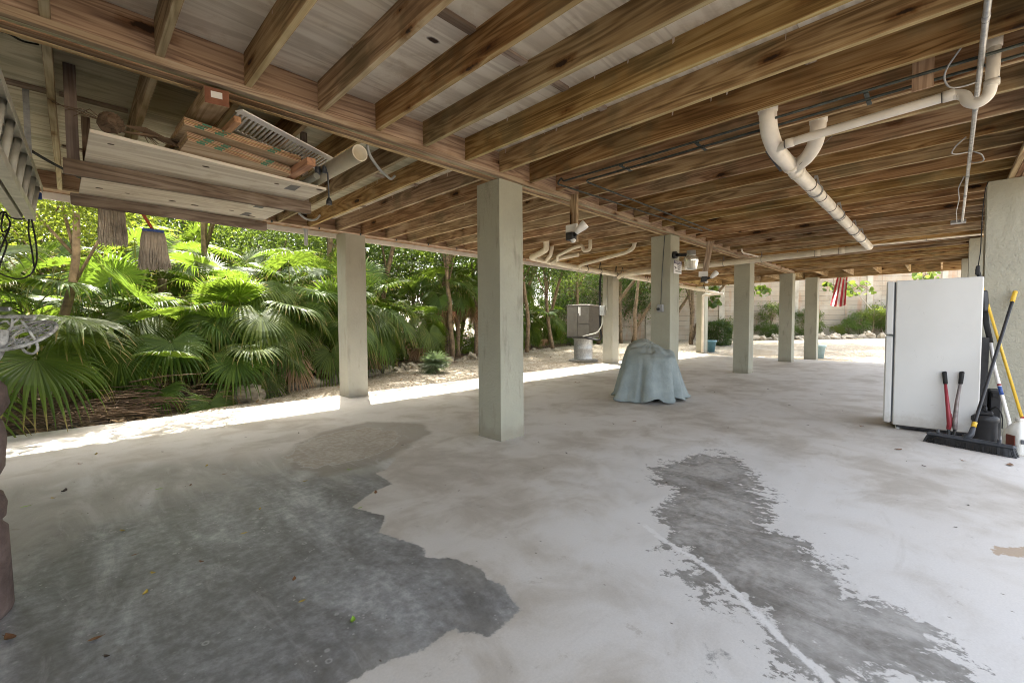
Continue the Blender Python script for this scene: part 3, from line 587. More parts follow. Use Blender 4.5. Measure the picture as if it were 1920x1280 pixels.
# ---------------------------------------------------------------- fan palms
def frond_mesh(elev, pet, Rb, seed, droop, mat, spread=150, nseg=42, fuse=.52, petmat=None):
    q = random.Random(seed); V = []; F = []; A = []; MI = []
    e = R(elev); pts = []; d = Vector((math.cos(e), 0, math.sin(e))); p = Vector((0, 0, 0)); n = 6
    for i in range(n+1):
        pts.append(p.copy()); p = p+d*pet/n; d = (d+Vector((0, 0, -.05*(1+droop)))).normalized()
    # petiole
    k = MB(); k.tube(pts, [.014-.007*i/n for i in range(n+1)], 5); V += k.v; F += k.f; A += [0]*len(k.v); MI += [1]*len(k.f)
    P = pts[-1]; pitch = math.asin(max(-1, min(1, d.z)))-R(18+22*droop)
    ax = Vector((math.cos(pitch), 0, math.sin(pitch))); side = Vector((0, 1, 0)); nm = ax.cross(side)
    if nm.z < 0 and abs(elev) < 80: nm = -nm
    da = 2*R(spread)/nseg; rs = (.05, .22, .40, fuse, .66, .80, .91, 1.0); cup = q.uniform(.05, .2); tw = q.uniform(-.15, .15)
    for sgi in range(nseg):
        a = -R(spread)+da*(sgi+.5)+q.uniform(-.012, .012); L = Rb*(.80+.20*math.cos(a*.62))*q.uniform(.93, 1.05)
        u = ax*math.cos(a)+side*math.sin(a); sd = -ax*math.sin(a)+side*math.cos(a); o = len(V)
        tdrop = droop*q.uniform(.75, 1.35)*.42; lat = q.uniform(-.03, .03)
        for r in rs:
            c = P+u*(r*L)+nm*(cup*L*abs(math.sin(a))*r*(1-.5*r)+tw*r*L*math.sin(a)*.3)
            c.z -= droop*.16*L*r*r
            if r > fuse:
                t = (r-fuse)/(1-fuse); c.z -= tdrop*L*t*t*.8; c -= u*(tdrop*.30*L*t*t); c += sd*lat*t
            wd = (r*L*math.tan(da/2)*1.03) if r <= fuse else (fuse*L*math.tan(da/2)*1.03)*(1-((r-fuse)/(1-fuse))**1.25)*.96+.0012
            V += [c-sd*wd, c+nm*wd*.38, c+sd*wd]; A += [r]*3
        for i in range(len(rs)-1):
            b = o+i*3; F += [(b, b+1, b+4, b+3), (b+1, b+2, b+5, b+4)]; MI += [0, 0]
    me = bpy.data.meshes.new('frond'); me.from_pydata([tuple(v) for v in V], [], F); me.materials.append(mat); me.materials.append(petmat or M_PETI)
    me.polygons.foreach_set('material_index', MI); at = me.attributes.new('rad', 'FLOAT', 'POINT'); at.data.foreach_set('value', A); me.update(); return me
FR = {}
for e_ in (80, 62, 45, 28, 10, -8):
    FR[e_] = [frond_mesh(e_+s*5-4, .78+.1*s, .64, int(e_*3+s), max(.05, (85-e_)/85*1.05)+.12*s, M_FROND, spread=138+8*s) for s in range(3)]
FRB = [frond_mesh(12, .7, .66, 91, .95, M_FRONDB), frond_mesh(-12, .6, .6, 92, 1.1, M_FRONDB)]
FRD = [frond_mesh(-48, .55, .55, 95+s, 1.5, M_DEAD, spread=95, nseg=26, petmat=M_TWIG) for s in range(3)]+[frond_mesh(-72, .45, .5, 99, 1.2, M_DEAD, spread=70, nseg=22, petmat=M_TWIG)]
def palm_trunk(h, r, seed, lean=0):
    k = MB(); q = random.Random(seed); n = 9; pts = [(lean*h*(i/n)**2+q.uniform(-.012, .012), q.uniform(-.012, .012), h*i/n) for i in range(n+1)]
    k.tube(pts, [r*(1.25 if i == 0 else 1)*q.uniform(.88, 1.12) for i in range(n+1)], 9)
    for _ in range(26):     # old leaf bases
        t = q.uniform(.25, 1); a = q.uniform(0, 6.28); z = h*t; x = lean*h*t*t; l = q.uniform(.04, .12)
        c, s_ = math.cos(a), math.sin(a); k.add([(x+c*r*.9-s_*.02, s_*r*.9+c*.02, z), (x+c*r*.9+s_*.02, s_*r*.9-c*.02, z), (x+c*(r+l*.5), s_*(r+l*.5), z+l)], [(0, 1, 2)])
    return k.mesh('trunk', M_PTRUNK)
def palm(x, y, h, nf, sc, seed, label, group=None, dead=2, lean=0, toward=None, brown=0):
    q = random.Random(seed); z0 = gz(x, y)+.05
    t = thing('fan_palm', (x, y, z0), label, 'palm', group); t.rotation_euler = (0, 0, q.uniform(0, 6.28)) if not lean else (0, 0, q.uniform(-.4, .4))
    rz = t.rotation_euler[2]
    part('trunk', palm_trunk(h, .055*sc+.012*h, seed, lean), t)
    top = Vector((lean*h, 0, h)); a = q.uniform(0, 6.28)
    es = (80, 62, 62, 45, 45, 28, 28, 10, 10, -8)
    for i in range(nf):
        a += 2.4+q.uniform(-.3, .3); e_ = es[min(len(es)-1, int(i/nf*len(es)+q.uniform(-.6, .6)+.3))] if i else 80
        me = q.choice(FR[e_])
        if brown and i >= nf-brown: me = q.choice(FRB)
        s_ = sc*q.uniform(.8, 1.12)
        part('frond', me, t, Matrix.Translation(top) @ Matrix.Rotation(a, 4, 'Z') @ Matrix.Rotation(q.uniform(-.25, .25), 4, 'X') @ Matrix.Scale(s_, 4))
    for i in range(dead):
        part('dead_frond', q.choice(FRD), t, Matrix.Translation(top-Vector((0, 0, .03+.12*q.random()))) @ Matrix.Rotation(q.uniform(0, 6.28), 4, 'Z') @ Matrix.Scale(sc*q.uniform(.8, 1.1), 4))
    if toward:              # extra fronds at chosen world azimuths: (azimuth deg, elev key, scale, mesh list)
        for az, e_, s_, kind in toward:
            me = {'s': lambda: q.choice(FR[e_]), 'g': lambda: q.choice(FR[e_]), 'b': lambda: FRB[0], 'd': lambda: q.choice(FRD)}[kind]()
            part('frond' if kind != 'd' else 'dead_frond', me, t, Matrix.Translation(top) @ Matrix.Rotation(R(az)-rz, 4, 'Z') @ Matrix.Scale(s_, 4))
    return t
G1 = 'fan palms crowded in the thicket behind the slab'
palm(-.62, 7.75, .55, 9, 1.0, 1, 'fan palm with a big sunlit leaf drooping over the slab corner at far left', dead=1, toward=[(-70, 28, 1.15, 'g'), (-40, 45, 1.1, 'g')])
palm(1.2, 8.25, .12, 5, .82, 2, 'low fan palm lying over the slab edge in front of the twig pile', dead=1, toward=[(-75, 10, .85, 'g'), (-130, 28, .8, 'g'), (-20, 10, .8, 'g')])
palm(2.75, 9.35, .55, 8, .95, 3, 'fan palm with one half browned leaf left of the sunlit pillar', dead=9, toward=[(-80, 10, 1.0, 'b'), (-110, -8, .9, 'd'), (-60, -8, .9, 'd')])
palm(1.75, 9.5, 1.0, 13, 1.05, 4, 'broad leafy fan palm directly behind the low palm and twig pile', dead=7, toward=[(-95, -8, 1.0, 'd'), (-70, -8, 1.0, 'd'), (-95, 28, 1.1, 'g'), (-130, 10, 1.05, 'g'), (-60, 28, 1.05, 'g')])
palm(.45, 9.7, .9, 13, 1.05, 5, 'fan palm beside the slim brown tree trunk at left', dead=7, toward=[(-85, -8, 1.0, 'd'), (-75, 28, 1.05, 'g'), (-100, 10, 1, 'g')])
palm(3.35, 10.0, 1.45, 13, 1.1, 6, 'tall fan palm whose long leaves arch beside the sunlit pillar', dead=8, toward=[(-90, -8, 1.1, 'd'), (-115, -8, 1.1, 'd'), (-100, 28, 1.15, 'g'), (-130, 28, 1.1, 'g'), (-75, 45, 1.1, 'g')])
palm(4.55, 10.05, .95, 13, 1.1, 7, 'fan palm with a brown skirt of dead leaves just right of the sunlit pillar', dead=6, toward=[(-95, 10, 1.1, 'g'), (-60, 10, 1.1, 'g'), (-120, 28, 1.1, 'g'), (-90, -8, 1.0, 'd'), (-120, -8, 1.0, 'd')])
palm(5.55, 10.7, .95, 12, 1.0, 8, 'fan palm with spreading bright leaves behind the small silvery palm', dead=2, toward=[(-100, 62, 1.0, 'g'), (-60, 28, 1.05, 'g')])
FR_keep = FR; FR = {e_: [frond_mesh(e_+s*6, .16, .40, 500+e_*3+s, .35, M_SILVER, spread=165, fuse=.4) for s in range(2)] for e_ in (80, 62, 45, 28, 10, -8)}
palm(6.4, 9.05, .10, 7, 1.0, 9, 'small silvery fan palm alone on the gravel strip', dead=1, toward=[(-125, 80, 1.2, 's'), (-165, 62, 1.1, 's'), (-85, 62, 1.1, 's'), (-122, 45, 1.2, 's')]); FR = FR_keep
palm(7.4, 11.6, 1.0, 11, 1.0, 10, 'fan palm half hidden behind the central pillar', dead=2)
palm(1.95, 8.75, .45, 9, .95, 32, 'fan palm just behind the twig pile left of the browning leaf', dead=2, toward=[(-100, 28, 1.0, 'g'), (-70, 10, .95, 'g')])
palm(.95, 9.0, .75, 11, 1.05, 34, 'leafy fan palm rising behind the pile of fallen twigs', dead=5, toward=[(-85, 28, 1.05, 'g'), (-120, 10, 1.0, 'g'), (-95, -8, 1.0, 'd')])
palm(2.35, 9.25, .95, 11, 1.08, 35, 'fan palm arching over the browning leaf left of the sunlit pillar', dead=6, toward=[(-95, 28, 1.1, 'g'), (-65, 28, 1.05, 'g'), (-125, 10, 1.0, 'g'), (-95, -8, 1.0, 'd')])
palm(3.7, 9.55, .75, 11, 1.05, 36, 'fan palm half hidden behind the sunlit slab edge pillar', dead=7, toward=[(-60, 28, 1.1, 'g'), (-95, 10, 1.05, 'g')])
palm(5.0, 10.1, 1.2, 12, 1.12, 37, 'tall arching fan palm between the sunlit pillar and the silvery palm', dead=6, toward=[(-100, 28, 1.15, 'g'), (-70, 28, 1.1, 'g'), (-130, 28, 1.1, 'g')])
palm(-1.2, 8.1, 1.0, 10, 1.05, 33, 'tall fan palm at the left edge behind the cast metal chair', dead=2)
q = random.Random(21)
fill = [(-1.8, 8.7, .7), (-.5, 9.2, 1.2), (-1.6, 10.6, 1.5), (.9, 10.9, 1.7), (2.3, 10.8, 1.6), (3.0, 11.6, 2.1), (4.3, 11.4, 1.8), (1.4, 12.2, 2.2), (-.3, 11.4, 1.6), (5.2, 12.2, 2.0), (6.4, 12.4, 1.7), (6.0, 13.6, 2.2), (8.2, 12.9, 1.4), (2.2, 13.2, 2.4), (-2.6, 12.0, 1.9), (9.4, 13.2, .9), (10.4, 13.6, 1.1), (12.7, 12.9, .7), (14.2, 13.6, 1.0), (15.6, 13.6, .9), (17, 14.2, 1.2), (13.4, 14.4, 1.6), (-3.4, 9.6, 1.1)]
for i, (x, y, h) in enumerate(fill):
    palm(x, y, h, 11, q.uniform(.9, 1.12), 40+i, 'fan palm crowded among others in the green thicket behind the slab', G1, dead=q.choice((1, 2, 3)))
# slim taller palms beyond the air conditioner
G2 = 'slim palms with bare trunks left of the air conditioner'
for i, (x, y, h) in enumerate([(8.9, 11.9, 2.1), (9.6, 12.2, 2.35), (10.2, 11.9, 2.2), (10.9, 12.6, 2.6), (11.8, 12.8, 2.6), (9.2, 13.4, 2.8), (13.3, 13.2, 2.5), (12.4, 14.0, 2.9)]):
    palm(x, y, h, 12, .95, 80+i, 'slim fan palm with a bare trunk and hanging brown leaves near the air conditioner', G2, dead=5)
# ---------------------------------------------------------------- leafy trees
def crown_mesh(name, n, rad, leaf, mat, seed, clumps=46, zs=1., trunk_h=2., hollow=.35):
    q = random.Random(seed); V = []; F = []
    cs = []
    for _ in range(clumps):
        while True:
            p = Vector((q.uniform(-1, 1), q.uniform(-1, 1), q.uniform(-1, 1)))
            if hollow < p.length < 1: break
        cs.append((Vector((p.x*rad[0], p.y*rad[1], p.z*rad[2])), q.uniform(.13, .30)*rad[0]))
    for i in range(n):
        c, s_ = cs[i % clumps]; p = c+Vector((q.gauss(0, s_), q.gauss(0, s_), q.gauss(0, s_*.75)))
        d = Vector((q.uniform(-1, 1), q.uniform(-1, 1), q.uniform(-.9, .35))).normalized(); u = Vector((q.uniform(-1, 1), q.uniform(-1, 1), q.uniform(0, 1.6)))
        sd = d.cross(u)
        if sd.length < .05: continue
        sd.normalize(); nm = sd.cross(d); L = leaf*q.uniform(.65, 1.35); W = L*.27; o = len(V)
        V += [p, p+d*L*.5-sd*W+nm*W*.25, p+d*L-nm*L*.12, p+d*L*.5+sd*W+nm*W*.25]; F += [(o, o+1, o+2), (o, o+2, o+3)]
    me = bpy.data.meshes.new(name); me.from_pydata([tuple(v) for v in V], [], F); me.materials.append(mat); me.update(); return me, [c for c, _ in cs]
CR = {}
def get_crown(kind):
    if kind not in CR:
        mat, leaf, rad, n = {'bright': (M_LEAFA, .10, (1.5, 1.5, 1.3), 5200), 'dark': (M_LEAFB, .085, (1.6, 1.6, 1.5), 7000), 'mid': (M_LEAFC, .085, (1.5, 1.5, 1.5), 6500), 'bush': (M_LEAFC, .075, (.7, .7, .6), 2600), 'bushb': (M_LEAFA, .07, (.6, .6, .5), 1800)}[kind]
        CR[kind] = [crown_mesh('crown', n, rad, leaf, mat, hash(kind) % 7+s*3+len(kind), clumps=(44 if n > 3000 else 26)) for s in range(2)]
    return CR[kind]
def tree(x, y, h, kind, sc, seed, label, group=None, r=.09, lean=(0, 0), cat='tree', limbs=9):
    q = random.Random(seed); z0 = gz(x, y)+.02; t = thing('broadleaf_tree' if cat == 'tree' else 'leafy_shrub', (x, y, z0), label, cat, group)
    me, cs = get_crown(kind)[seed % 2]; top = Vector((lean[0], lean[1], h)); k = MB(); n = 8
    bd_ = (q.uniform(-.22, .22)*h/4, q.uniform(-.22, .22)*h/4) if cat == 'tree' and h > 3 else (0, 0)
    pts = [Vector((lean[0]*(i/n)**1.4+bd_[0]*math.sin(i/n*5)*(1-i/n)+q.uniform(-.03, .03), lean[1]*(i/n)**1.4+bd_[1]*math.sin(i/n*4+1)*(i/n)*(1-i/n)+q.uniform(-.03, .03), h*i/n)) for i in range(n+1)]
    k.tube(pts, [r*(1.3-.75*i/n) for i in range(n+1)], 8)
    rot = Matrix.Rotation(q.uniform(0, 6.28), 4, 'Z') @ Matrix.Scale(sc, 4)
    for i in range(limbs):
        c = top+(rot @ cs[i*3 % len(cs)]); b = pts[q.randrange(4, n+1)]; mid = b.lerp(c, .5)+Vector((q.uniform(-.15, .15), q.uniform(-.15, .15), .1)); k.tube([b, mid, c], [r*.45, r*.28, r*.08], 5)
    part('trunk' if cat == 'tree' else 'stem', k.mesh('trunk', M_BARK), t); part('crown' if cat == 'tree' else 'foliage', me, t, Matrix.Translation(top) @ rot); return t
tree(atY(138, 690, 8.75).x, 8.75, 3.5, 'bright', .8, 1, 'slim brown trunk with yellow green leaves left of the hanging mops', r=.058, lean=(.12, .2), limbs=6)
GT = 'leafy trees closing the view behind the palms'
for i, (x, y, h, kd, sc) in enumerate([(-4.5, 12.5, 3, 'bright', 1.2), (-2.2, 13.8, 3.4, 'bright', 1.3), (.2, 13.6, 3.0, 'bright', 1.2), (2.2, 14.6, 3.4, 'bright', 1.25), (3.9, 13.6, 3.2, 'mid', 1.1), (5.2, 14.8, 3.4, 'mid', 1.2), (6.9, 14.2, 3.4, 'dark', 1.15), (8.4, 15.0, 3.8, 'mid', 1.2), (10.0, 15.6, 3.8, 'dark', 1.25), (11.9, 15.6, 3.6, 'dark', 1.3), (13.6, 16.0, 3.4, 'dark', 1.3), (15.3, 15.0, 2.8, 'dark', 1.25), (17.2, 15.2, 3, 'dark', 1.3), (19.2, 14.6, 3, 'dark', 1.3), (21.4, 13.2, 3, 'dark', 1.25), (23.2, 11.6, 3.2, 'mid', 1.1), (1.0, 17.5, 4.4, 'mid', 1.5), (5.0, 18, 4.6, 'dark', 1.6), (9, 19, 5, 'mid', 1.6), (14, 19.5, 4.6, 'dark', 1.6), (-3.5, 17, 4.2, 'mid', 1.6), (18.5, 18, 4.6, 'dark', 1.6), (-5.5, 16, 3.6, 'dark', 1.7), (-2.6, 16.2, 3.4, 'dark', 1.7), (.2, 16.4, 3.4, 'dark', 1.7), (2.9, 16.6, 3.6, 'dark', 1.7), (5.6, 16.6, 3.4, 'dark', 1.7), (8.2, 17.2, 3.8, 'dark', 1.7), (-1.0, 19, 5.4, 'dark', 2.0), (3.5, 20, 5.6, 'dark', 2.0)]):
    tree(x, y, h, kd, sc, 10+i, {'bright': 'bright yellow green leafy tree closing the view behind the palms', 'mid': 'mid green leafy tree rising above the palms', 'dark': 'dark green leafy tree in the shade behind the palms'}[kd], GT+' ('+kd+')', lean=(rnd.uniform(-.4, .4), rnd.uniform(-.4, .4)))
GS = 'tall shade trees over the gravel strip'
NFAR = 20
for i, (x, y, h, sc) in enumerate([(8.9, 11.6, 4.9, 1.15), (11.0, 11.9, 4.8, 1.15), (13.2, 12.2, 4.8, 1.2), (15.4, 12.6, 4.6, 1.2), (17.6, 12.8, 4.4, 1.2), (20.0, 11.8, 4.5, 1.25), (22.0, 9.0, 4.4, 1.2), (10, 13.6, 5.6, 1.3), (14.2, 14.2, 5.6, 1.4), (6, 13.4, 5.6, 1.3)]+[(5.6+1.75*j, 10.7+.06*j, 5.7, .951) for j in range(7)]+[(18.6, 10.2, 6.0, 1.2), (20.6, 8.4, 6.2, 1.3), (22.4, 10.5, 5.2, 1.3)][:99]+[(18.8, 7.2, 6.2, 1.25), (20.6, 6.3, 6.3, 1.25), (22.6, 5.6, 6.3, 1.25), (24.6, 4.8, 6.4, 1.25), (22.0, 8.2, 6.2, 1.2), (24.4, 7.4, 6.3, 1.2)]):
    far_ = sc == .951
    tree(x, y+(2.9 if far_ else 0)+(5.2 if i >= NFAR else 0), h, 'dark' if i % 2 else 'mid', sc, 40+i, 'tall leafy tree shading the gravel strip beyond the slab', GS, r=.075, lean=(rnd.uniform(-1, 1), rnd.uniform(-.4, .2)-(2.9 if far_ else 0)-(5.2 if i >= NFAR else 0)))
for i, (x, y, h, ln) in enumerate([(1.9, 12.4, 5.5, -2.7), (.4, 12.2, 5.4, -2.6), (-1.1, 12.3, 5.4, -2.6)]):
    tree(x, y, h, 'bushb', 1.6, 70+i, 'tall thin leafy tree leaning towards the left end of the slab', 'thin trees leaning over the left palms', r=.06, lean=(.2, ln), limbs=7)
GU = 'low leafy shrubs under the palms'
for i, (x, y, kd) in enumerate([(-2.6, 10.2, 'bush'), (-.9, 12.6, 'bushb'), (3.8, 12.4, 'bush'), (7.2, 13.0, 'bush'), (8.3, 12.2, 'bushb'), (9.3, 12.7, 'bushb'), (10.1, 12.9, 'bushb'), (11.2, 13.3, 'bush'), (12.2, 13.1, 'bush'), (13.2, 13.6, 'bush'), (14.6, 14.0, 'bush'), (15.9, 14.2, 'bush'), (17.2, 13.6, 'bush'), (18.3, 13.4, 'bush'), (19.3, 13.2, 'bush'), (.3, 11.9, 'bush'), (1.9, 12.0, 'bush'), (5.0, 13.2, 'bush'), (6.4, 11.8, 'bush')]):
    tree(x, y, .55, kd, 1.15, 60+i, 'low leafy shrub filling the shade under the palms', GU, r=.03, cat='shrub', limbs=8)
# clipped hedge and planting along the far wall
def leaf_box(name, lo, hi, n, leaf, mat, seed):
    q = random.Random(seed); V = []; F = []; lo, hi = Vector(lo), Vector(hi); c = (lo+hi)/2; e = (hi-lo)/2
    for _ in range(n):
        p = Vector((q.uniform(-1, 1), q.uniform(-1, 1), q.uniform(-1, 1))); ax = max(range(3), key=lambda i: abs(p[i]) if q.random() < .8 else 0)
        if q.random() < .8: p[ax] = (1 if p[ax] > 0 else -1)*q.uniform(.82, 1.05)
        rr_ = 1-.10*abs(p.x*p.y)-.10*max(0, p.z)*abs(p.x); p = c+Vector((p.x*e.x*rr_, p.y*e.y*rr_, p.z*e.z))
        d = Vector((q.uniform(-1, 1), q.uniform(-1, 1), q.uniform(-.8, .8))).normalized(); sd = d.cross(Vector((q.uniform(-1, 1), q.uniform(-1, 1), 1)))
        if sd.length < .05: continue
        sd.normalize(); L = leaf*q.uniform(.6, 1.3); W = L*.32; o = len(V); V += [p, p+d*L*.5-sd*W, p+d*L, p+d*L*.5+sd*W]; F.append((o, o+1, o+2, o+3))
    me = bpy.data.meshes.new(name); me.from_pydata([tuple(v) for v in V], [], F); me.materials.append(mat); me.update(); return me
_h = ray(1345, 600)*20.; HX, HY = _h[0], _h[1]
t = thing('clipped_hedge', (HX, HY, gz(HX, HY)), 'dark green clipped box hedge beside the pillar with the downspout', 'hedge')
part('foliage', leaf_box('foliage', (-.55, -.55, .03), (.55, .55, 1.05), 7000, .07, M_LEAFB, 4), t)
k = MB()
for s_ in range(9): k.tube([(rnd.uniform(-.3, .3), rnd.uniform(-.3, .3), 0), (rnd.uniform(-.45, .45), rnd.uniform(-.4, .4), .95)], .012, 5)
part('stem', k.mesh('stem', M_BARK), t)
# ---------------------------------------------------------------- far block wall
WL = Vector(tuple(ray(1200, 622)))*24.6; WR = Vector(tuple(ray(1900, 622)))*24.2
WL.z = WR.z = 0; wd = (WR-WL); wlen = wd.length; wd.normalize(); wn = Vector((wd.y, -wd.x, 0))
if wn.dot(WL) > 0: wn = -wn
W0 = WL-wd*5; wz = min(gz(*(W0[:2])), gz(*(WR[:2])))-.2
Mw = Matrix(((wd.x, -wn.x, 0, W0.x), (wd.y, -wn.y, 0, W0.y), (0, 0, 1, wz), (0, 0, 0, 1)))
def wall_mat():
    m = NT('stained_block_wall'); v = m.coord('Object'); br = m.n('TexBrick'); cb = m.n('CombineXYZ'); sx = m.n('SeparateXYZ'); m.l(v, sx.inputs[0]); m.l(sx.outputs[0], cb.inputs[0]); m.l(sx.outputs[2], cb.inputs[1]); m.l(cb.outputs[0], br.inputs['Vector'])
    br.inputs['Scale'].default_value = 1; br.inputs['Brick Width'].default_value = 2.05; br.inputs['Row Height'].default_value = .27; br.inputs['Mortar Size'].default_value = .011; br.offset = 0; br.squash = 1
    br.inputs['Color1'].default_value = (.33, .275, .21, 1); br.inputs['Color2'].default_value = (.38, .325, .25, 1); br.inputs['Mortar'].default_value = (.17, .145, .115, 1); br.inputs['Mortar Smooth'].default_value = .3
    c = br.outputs['Color']; n = m.noise(v, .8, 5, .65); run = m.noise(m.coord('Object', (2.4, 2.4, .35)), 1.1, 5, .7, .4)
    c = m.mix(m.math('MULTIPLY', m.step(run, .5, .68), .7), c, (.36, .20, .115, 1)); c = m.mix(m.math('MULTIPLY', m.step(n, .46, .66), .55), c, (.46, .42, .36, 1))
    c = m.mix(m.math('MULTIPLY', m.step(m.noise(v, 3.3, 5, .7), .57, .7), .4), c, (.20, .15, .11, 1))
    m.base(c); m.rough(.9); m.bump(m.math('SUBTRACT', m.math('MULTIPLY', m.noise(v, 20, 4), .4), br.outputs['Fac']), .6, .03); return m.mat
t = tag(bpy.data.objects.new('retaining_wall', None), 'tall stained concrete block retaining wall across the far end', 'wall'); COL.objects.link(t); t.matrix_world = Mw
k = MB(); k.box((0, 0, 0), (wlen+12, .25, 4.3)); part('panel', k.mesh('panel', wall_mat()), t)
for i in range(8):
    k = MB(); k.box((1.2+i*4.1, -.055, 0), (1.52+i*4.1, -.003, 4.32), ch=.01); part('pier', k.mesh('pier', simple('wall_pier', (.45, .41, .34, 1), .9, var=.2, nscale=2) if i == 0 else bpy.data.materials['wall_pier']), t)
def along_wall(px, off):                       # point on the ground off metres in front of the wall, seen at image column px
    d = Vector(tuple(ray(px, 640))); d.z = 0; den = d.dot(wn); tt = WL.dot(wn)/den; p = d*tt; p = p+wn*off; return p
GW = 'shrubs planted along the far wall'
for i, (px, off, sc, kd, h) in enumerate([(1352, .8, .75, 'bush', .8), (1420, .9, .8, 'bush', .5), (1432, .7, .9, 'bush', 1.5), (1448, 1.0, .85, 'bush', .45), (1497, .9, .9, 'bush', .6), (1500, .7, .8, 'bush', 1.2), (1548, .9, .6, 'bushb', .4), (1568, .9, .75, 'bush', .5), (1590, .8, .9, 'bush', .9), (1606, 1.1, .9, 'bushb', 1.3), (1626, .9, 1.0, 'bush', 1.1), (1640, 1.1, 1.0, 'bush', .7), (1662, .9, 1.2, 'bush', 1.3), (1700, .9, 1.2, 'bush', 1.2)]):
    p = along_wall(px, off); tree(p.x, p.y, h, kd, sc, 120+i, 'leafy shrub planted among the rocks along the far block wall', GW, r=.03, cat='shrub', limbs=9)
# big round leaves hanging in front of the wall
def round_leaf_branch(px, py, depth, n, seed, label, spread=(.9, .5), dx=(0, 0)):
    q = random.Random(seed); c = Vector(tuple(ray(px, py)))*depth; c.z += EYE; t = thing('sea_grape_branch', c, label, 'branch'); k = MB(); L = MB()
    e0 = Vector((dx[0], dx[1], 1.9)); k.tube([e0, Vector((0, 0, .5)), Vector((0, 0, -.1))], [.022, .015, .008], 5)
    for _ in range(n):
        p = Vector((q.uniform(-1, 1)*spread[0]*wd.x, q.uniform(-1, 1)*spread[0]*wd.y, q.uniform(-1, 1)*spread[1])); r = q.uniform(.08, .15); k.tube([Vector((0, 0, .2*q.random())), p*.6+Vector((0, 0, .06)), p], [.008, .006, .003], 4)
        nm = Vector((q.uniform(-1, 1), q.uniform(-1, 1), q.uniform(-.3, 1))).normalized(); a = nm.cross(Vector((0, 0, 1))); a = a.normalized() if a.length > .1 else Vector((1, 0, 0)); b = nm.cross(a)
        L.add([p+(a*math.cos(x*.785)+b*math.sin(x*.785))*r+nm*(.02*(x % 2)) for x in range(8)], [tuple(range(8))])
    part('twig', k.mesh('twig', M_BARK), t); part('leaves', L.mesh('leaves', M_LEAFC), t)
round_leaf_branch(1563, 540, 22.5, 26, 3, 'round leaved branch hanging left of the striped flag', (.55, .3))
round_leaf_branch(1612, 541, 22.5, 44, 4, 'round leaved branch hanging right of the striped flag', (.8, .32))
round_leaf_branch(1425, 545, 21, 26, 5, 'leafy branch dangling between the two olive far pillars', (.5, .25))
round_leaf_branch(1338, 556, 20, 40, 6, 'leafy branch drooping beside the downspout pillar', (.35, .5))
round_leaf_branch(1735, 518, 22, 34, 8, 'pale leafy branch showing just above the refrigerator top', (.7, .25))
# ---------------------------------------------------------------- rocks
M_ROCK = simple('weathered_coral_rock', (.30, .265, .20, 1), .95, var=.4, nscale=6, bump=.8); M_ROCKP = simple('pale_coral_rock', (.42, .37, .29, 1), .95, var=.35, nscale=6, bump=.8)
RK = []
for s_ in range(6):
    k = MB(); k.blob((0, 0, .06), (.20, .15, .12), s_+3, .42, nu=12, nv=8); RK.append((k.mesh('rock', M_ROCK), k.mesh('rock', M_ROCKP)))
def rock(x, y, sc, seed, label, group, pale=0, z=None):
    o = bpy.data.objects.new('edging_rock', RK[seed % 6][pale]); COL.objects.link(o); o.location = (x, y, (gz(x, y)-.01) if z is None else z); o.rotation_euler = (0, 0, seed*1.7); o.scale = (sc, sc, sc*random.Random(seed).uniform(.7, 1.2)); return tag(o, label, 'rock', group)
x = 1.9; i = 0; q = random.Random(8)
while x < 14.5:
    rock(x, bed_y(x)-.05+q.uniform(-.12, .12), q.uniform(.6, 1.35), i, 'weathered rock edging the palm bed beside the gravel strip', 'rocks edging the palm bed'); i += 1; x += q.uniform(.26, .5)
for i, px in enumerate(range(1345, 1660, 13)):
    p = along_wall(px+q.uniform(-4, 4), 1.5+q.uniform(-.2, .2)); rock(p.x, p.y, q.uniform(.9, 1.8), i+50, 'pale rock in the row at the foot of the far wall shrubs', 'rocks along the far wall', 1)
# ---------------------------------------------------------------- twig and dead leaf litter
k = MB(); q = random.Random(12)
for _ in range(620):
    x = q.gauss(.75, .75); y = bed_y(x)+.15+abs(q.gauss(0, .75)); z = gz(x, y)+.07+abs(q.gauss(0, .12))*max(.2, 1-abs(x-.7)*.5); a = q.uniform(-.7, .7)+(3.14 if q.random() < .5 else 0); L = q.uniform(.18, .75); b = q.uniform(-.35, .35)
    p = Vector((x, y, z)); d = Vector((math.cos(a), math.sin(a)*.7, q.uniform(-.12, .2))); pts = [p, p+d*L*.5+Vector((0, 0, .06*q.random())), p+d*L+Vector((-b*.4, b*.5, -.05*q.random()))]; k.tube(pts, [q.uniform(.004, .010), .006, .003], 4)
for _ in range(500):
    x = q.uniform(-2, 14); y = bed_y(x)+q.uniform(.2, 3); z = gz(x, y)+.12; a = q.uniform(0, 6.28); L = q.uniform(.1, .3); k.tube([(x, y, z), (x+math.cos(a)*L, y+math.sin(a)*L, z+q.uniform(-.02, .1))], [.005, .003], 3)
k.build('fallen_twigs', M_TWIG, kind='stuff')
for i, (x, dy, rz_, sc_, pitch_) in enumerate([(.35, .55, .4, 1.1, .75), (1.0, .75, 2.4, 1.0, .8), (1.5, .5, -.6, .9, .7), (-.2, .5, 3.6, 1.0, .8), (.8, 1.2, 1.3, 1.15, .75), (2.5, .6, -1.9, .9, .75)]):
    y = bed_y(x)+dy; o = bpy.data.objects.new('dead_palm_frond', FRD[i % 3]); COL.objects.link(o); o.matrix_world = Matrix.Translation((x, y, gz(x, y)+.30)) @ Matrix.Rotation(rz_, 4, 'Z') @ Matrix.Rotation(-pitch_, 4, 'Y') @ Matrix.Scale(sc_, 4)
    tag(o, 'dry brown fallen palm frond lying on the twig pile under the palms', 'palm frond', 'fallen fronds on the twig pile')
k = MB()
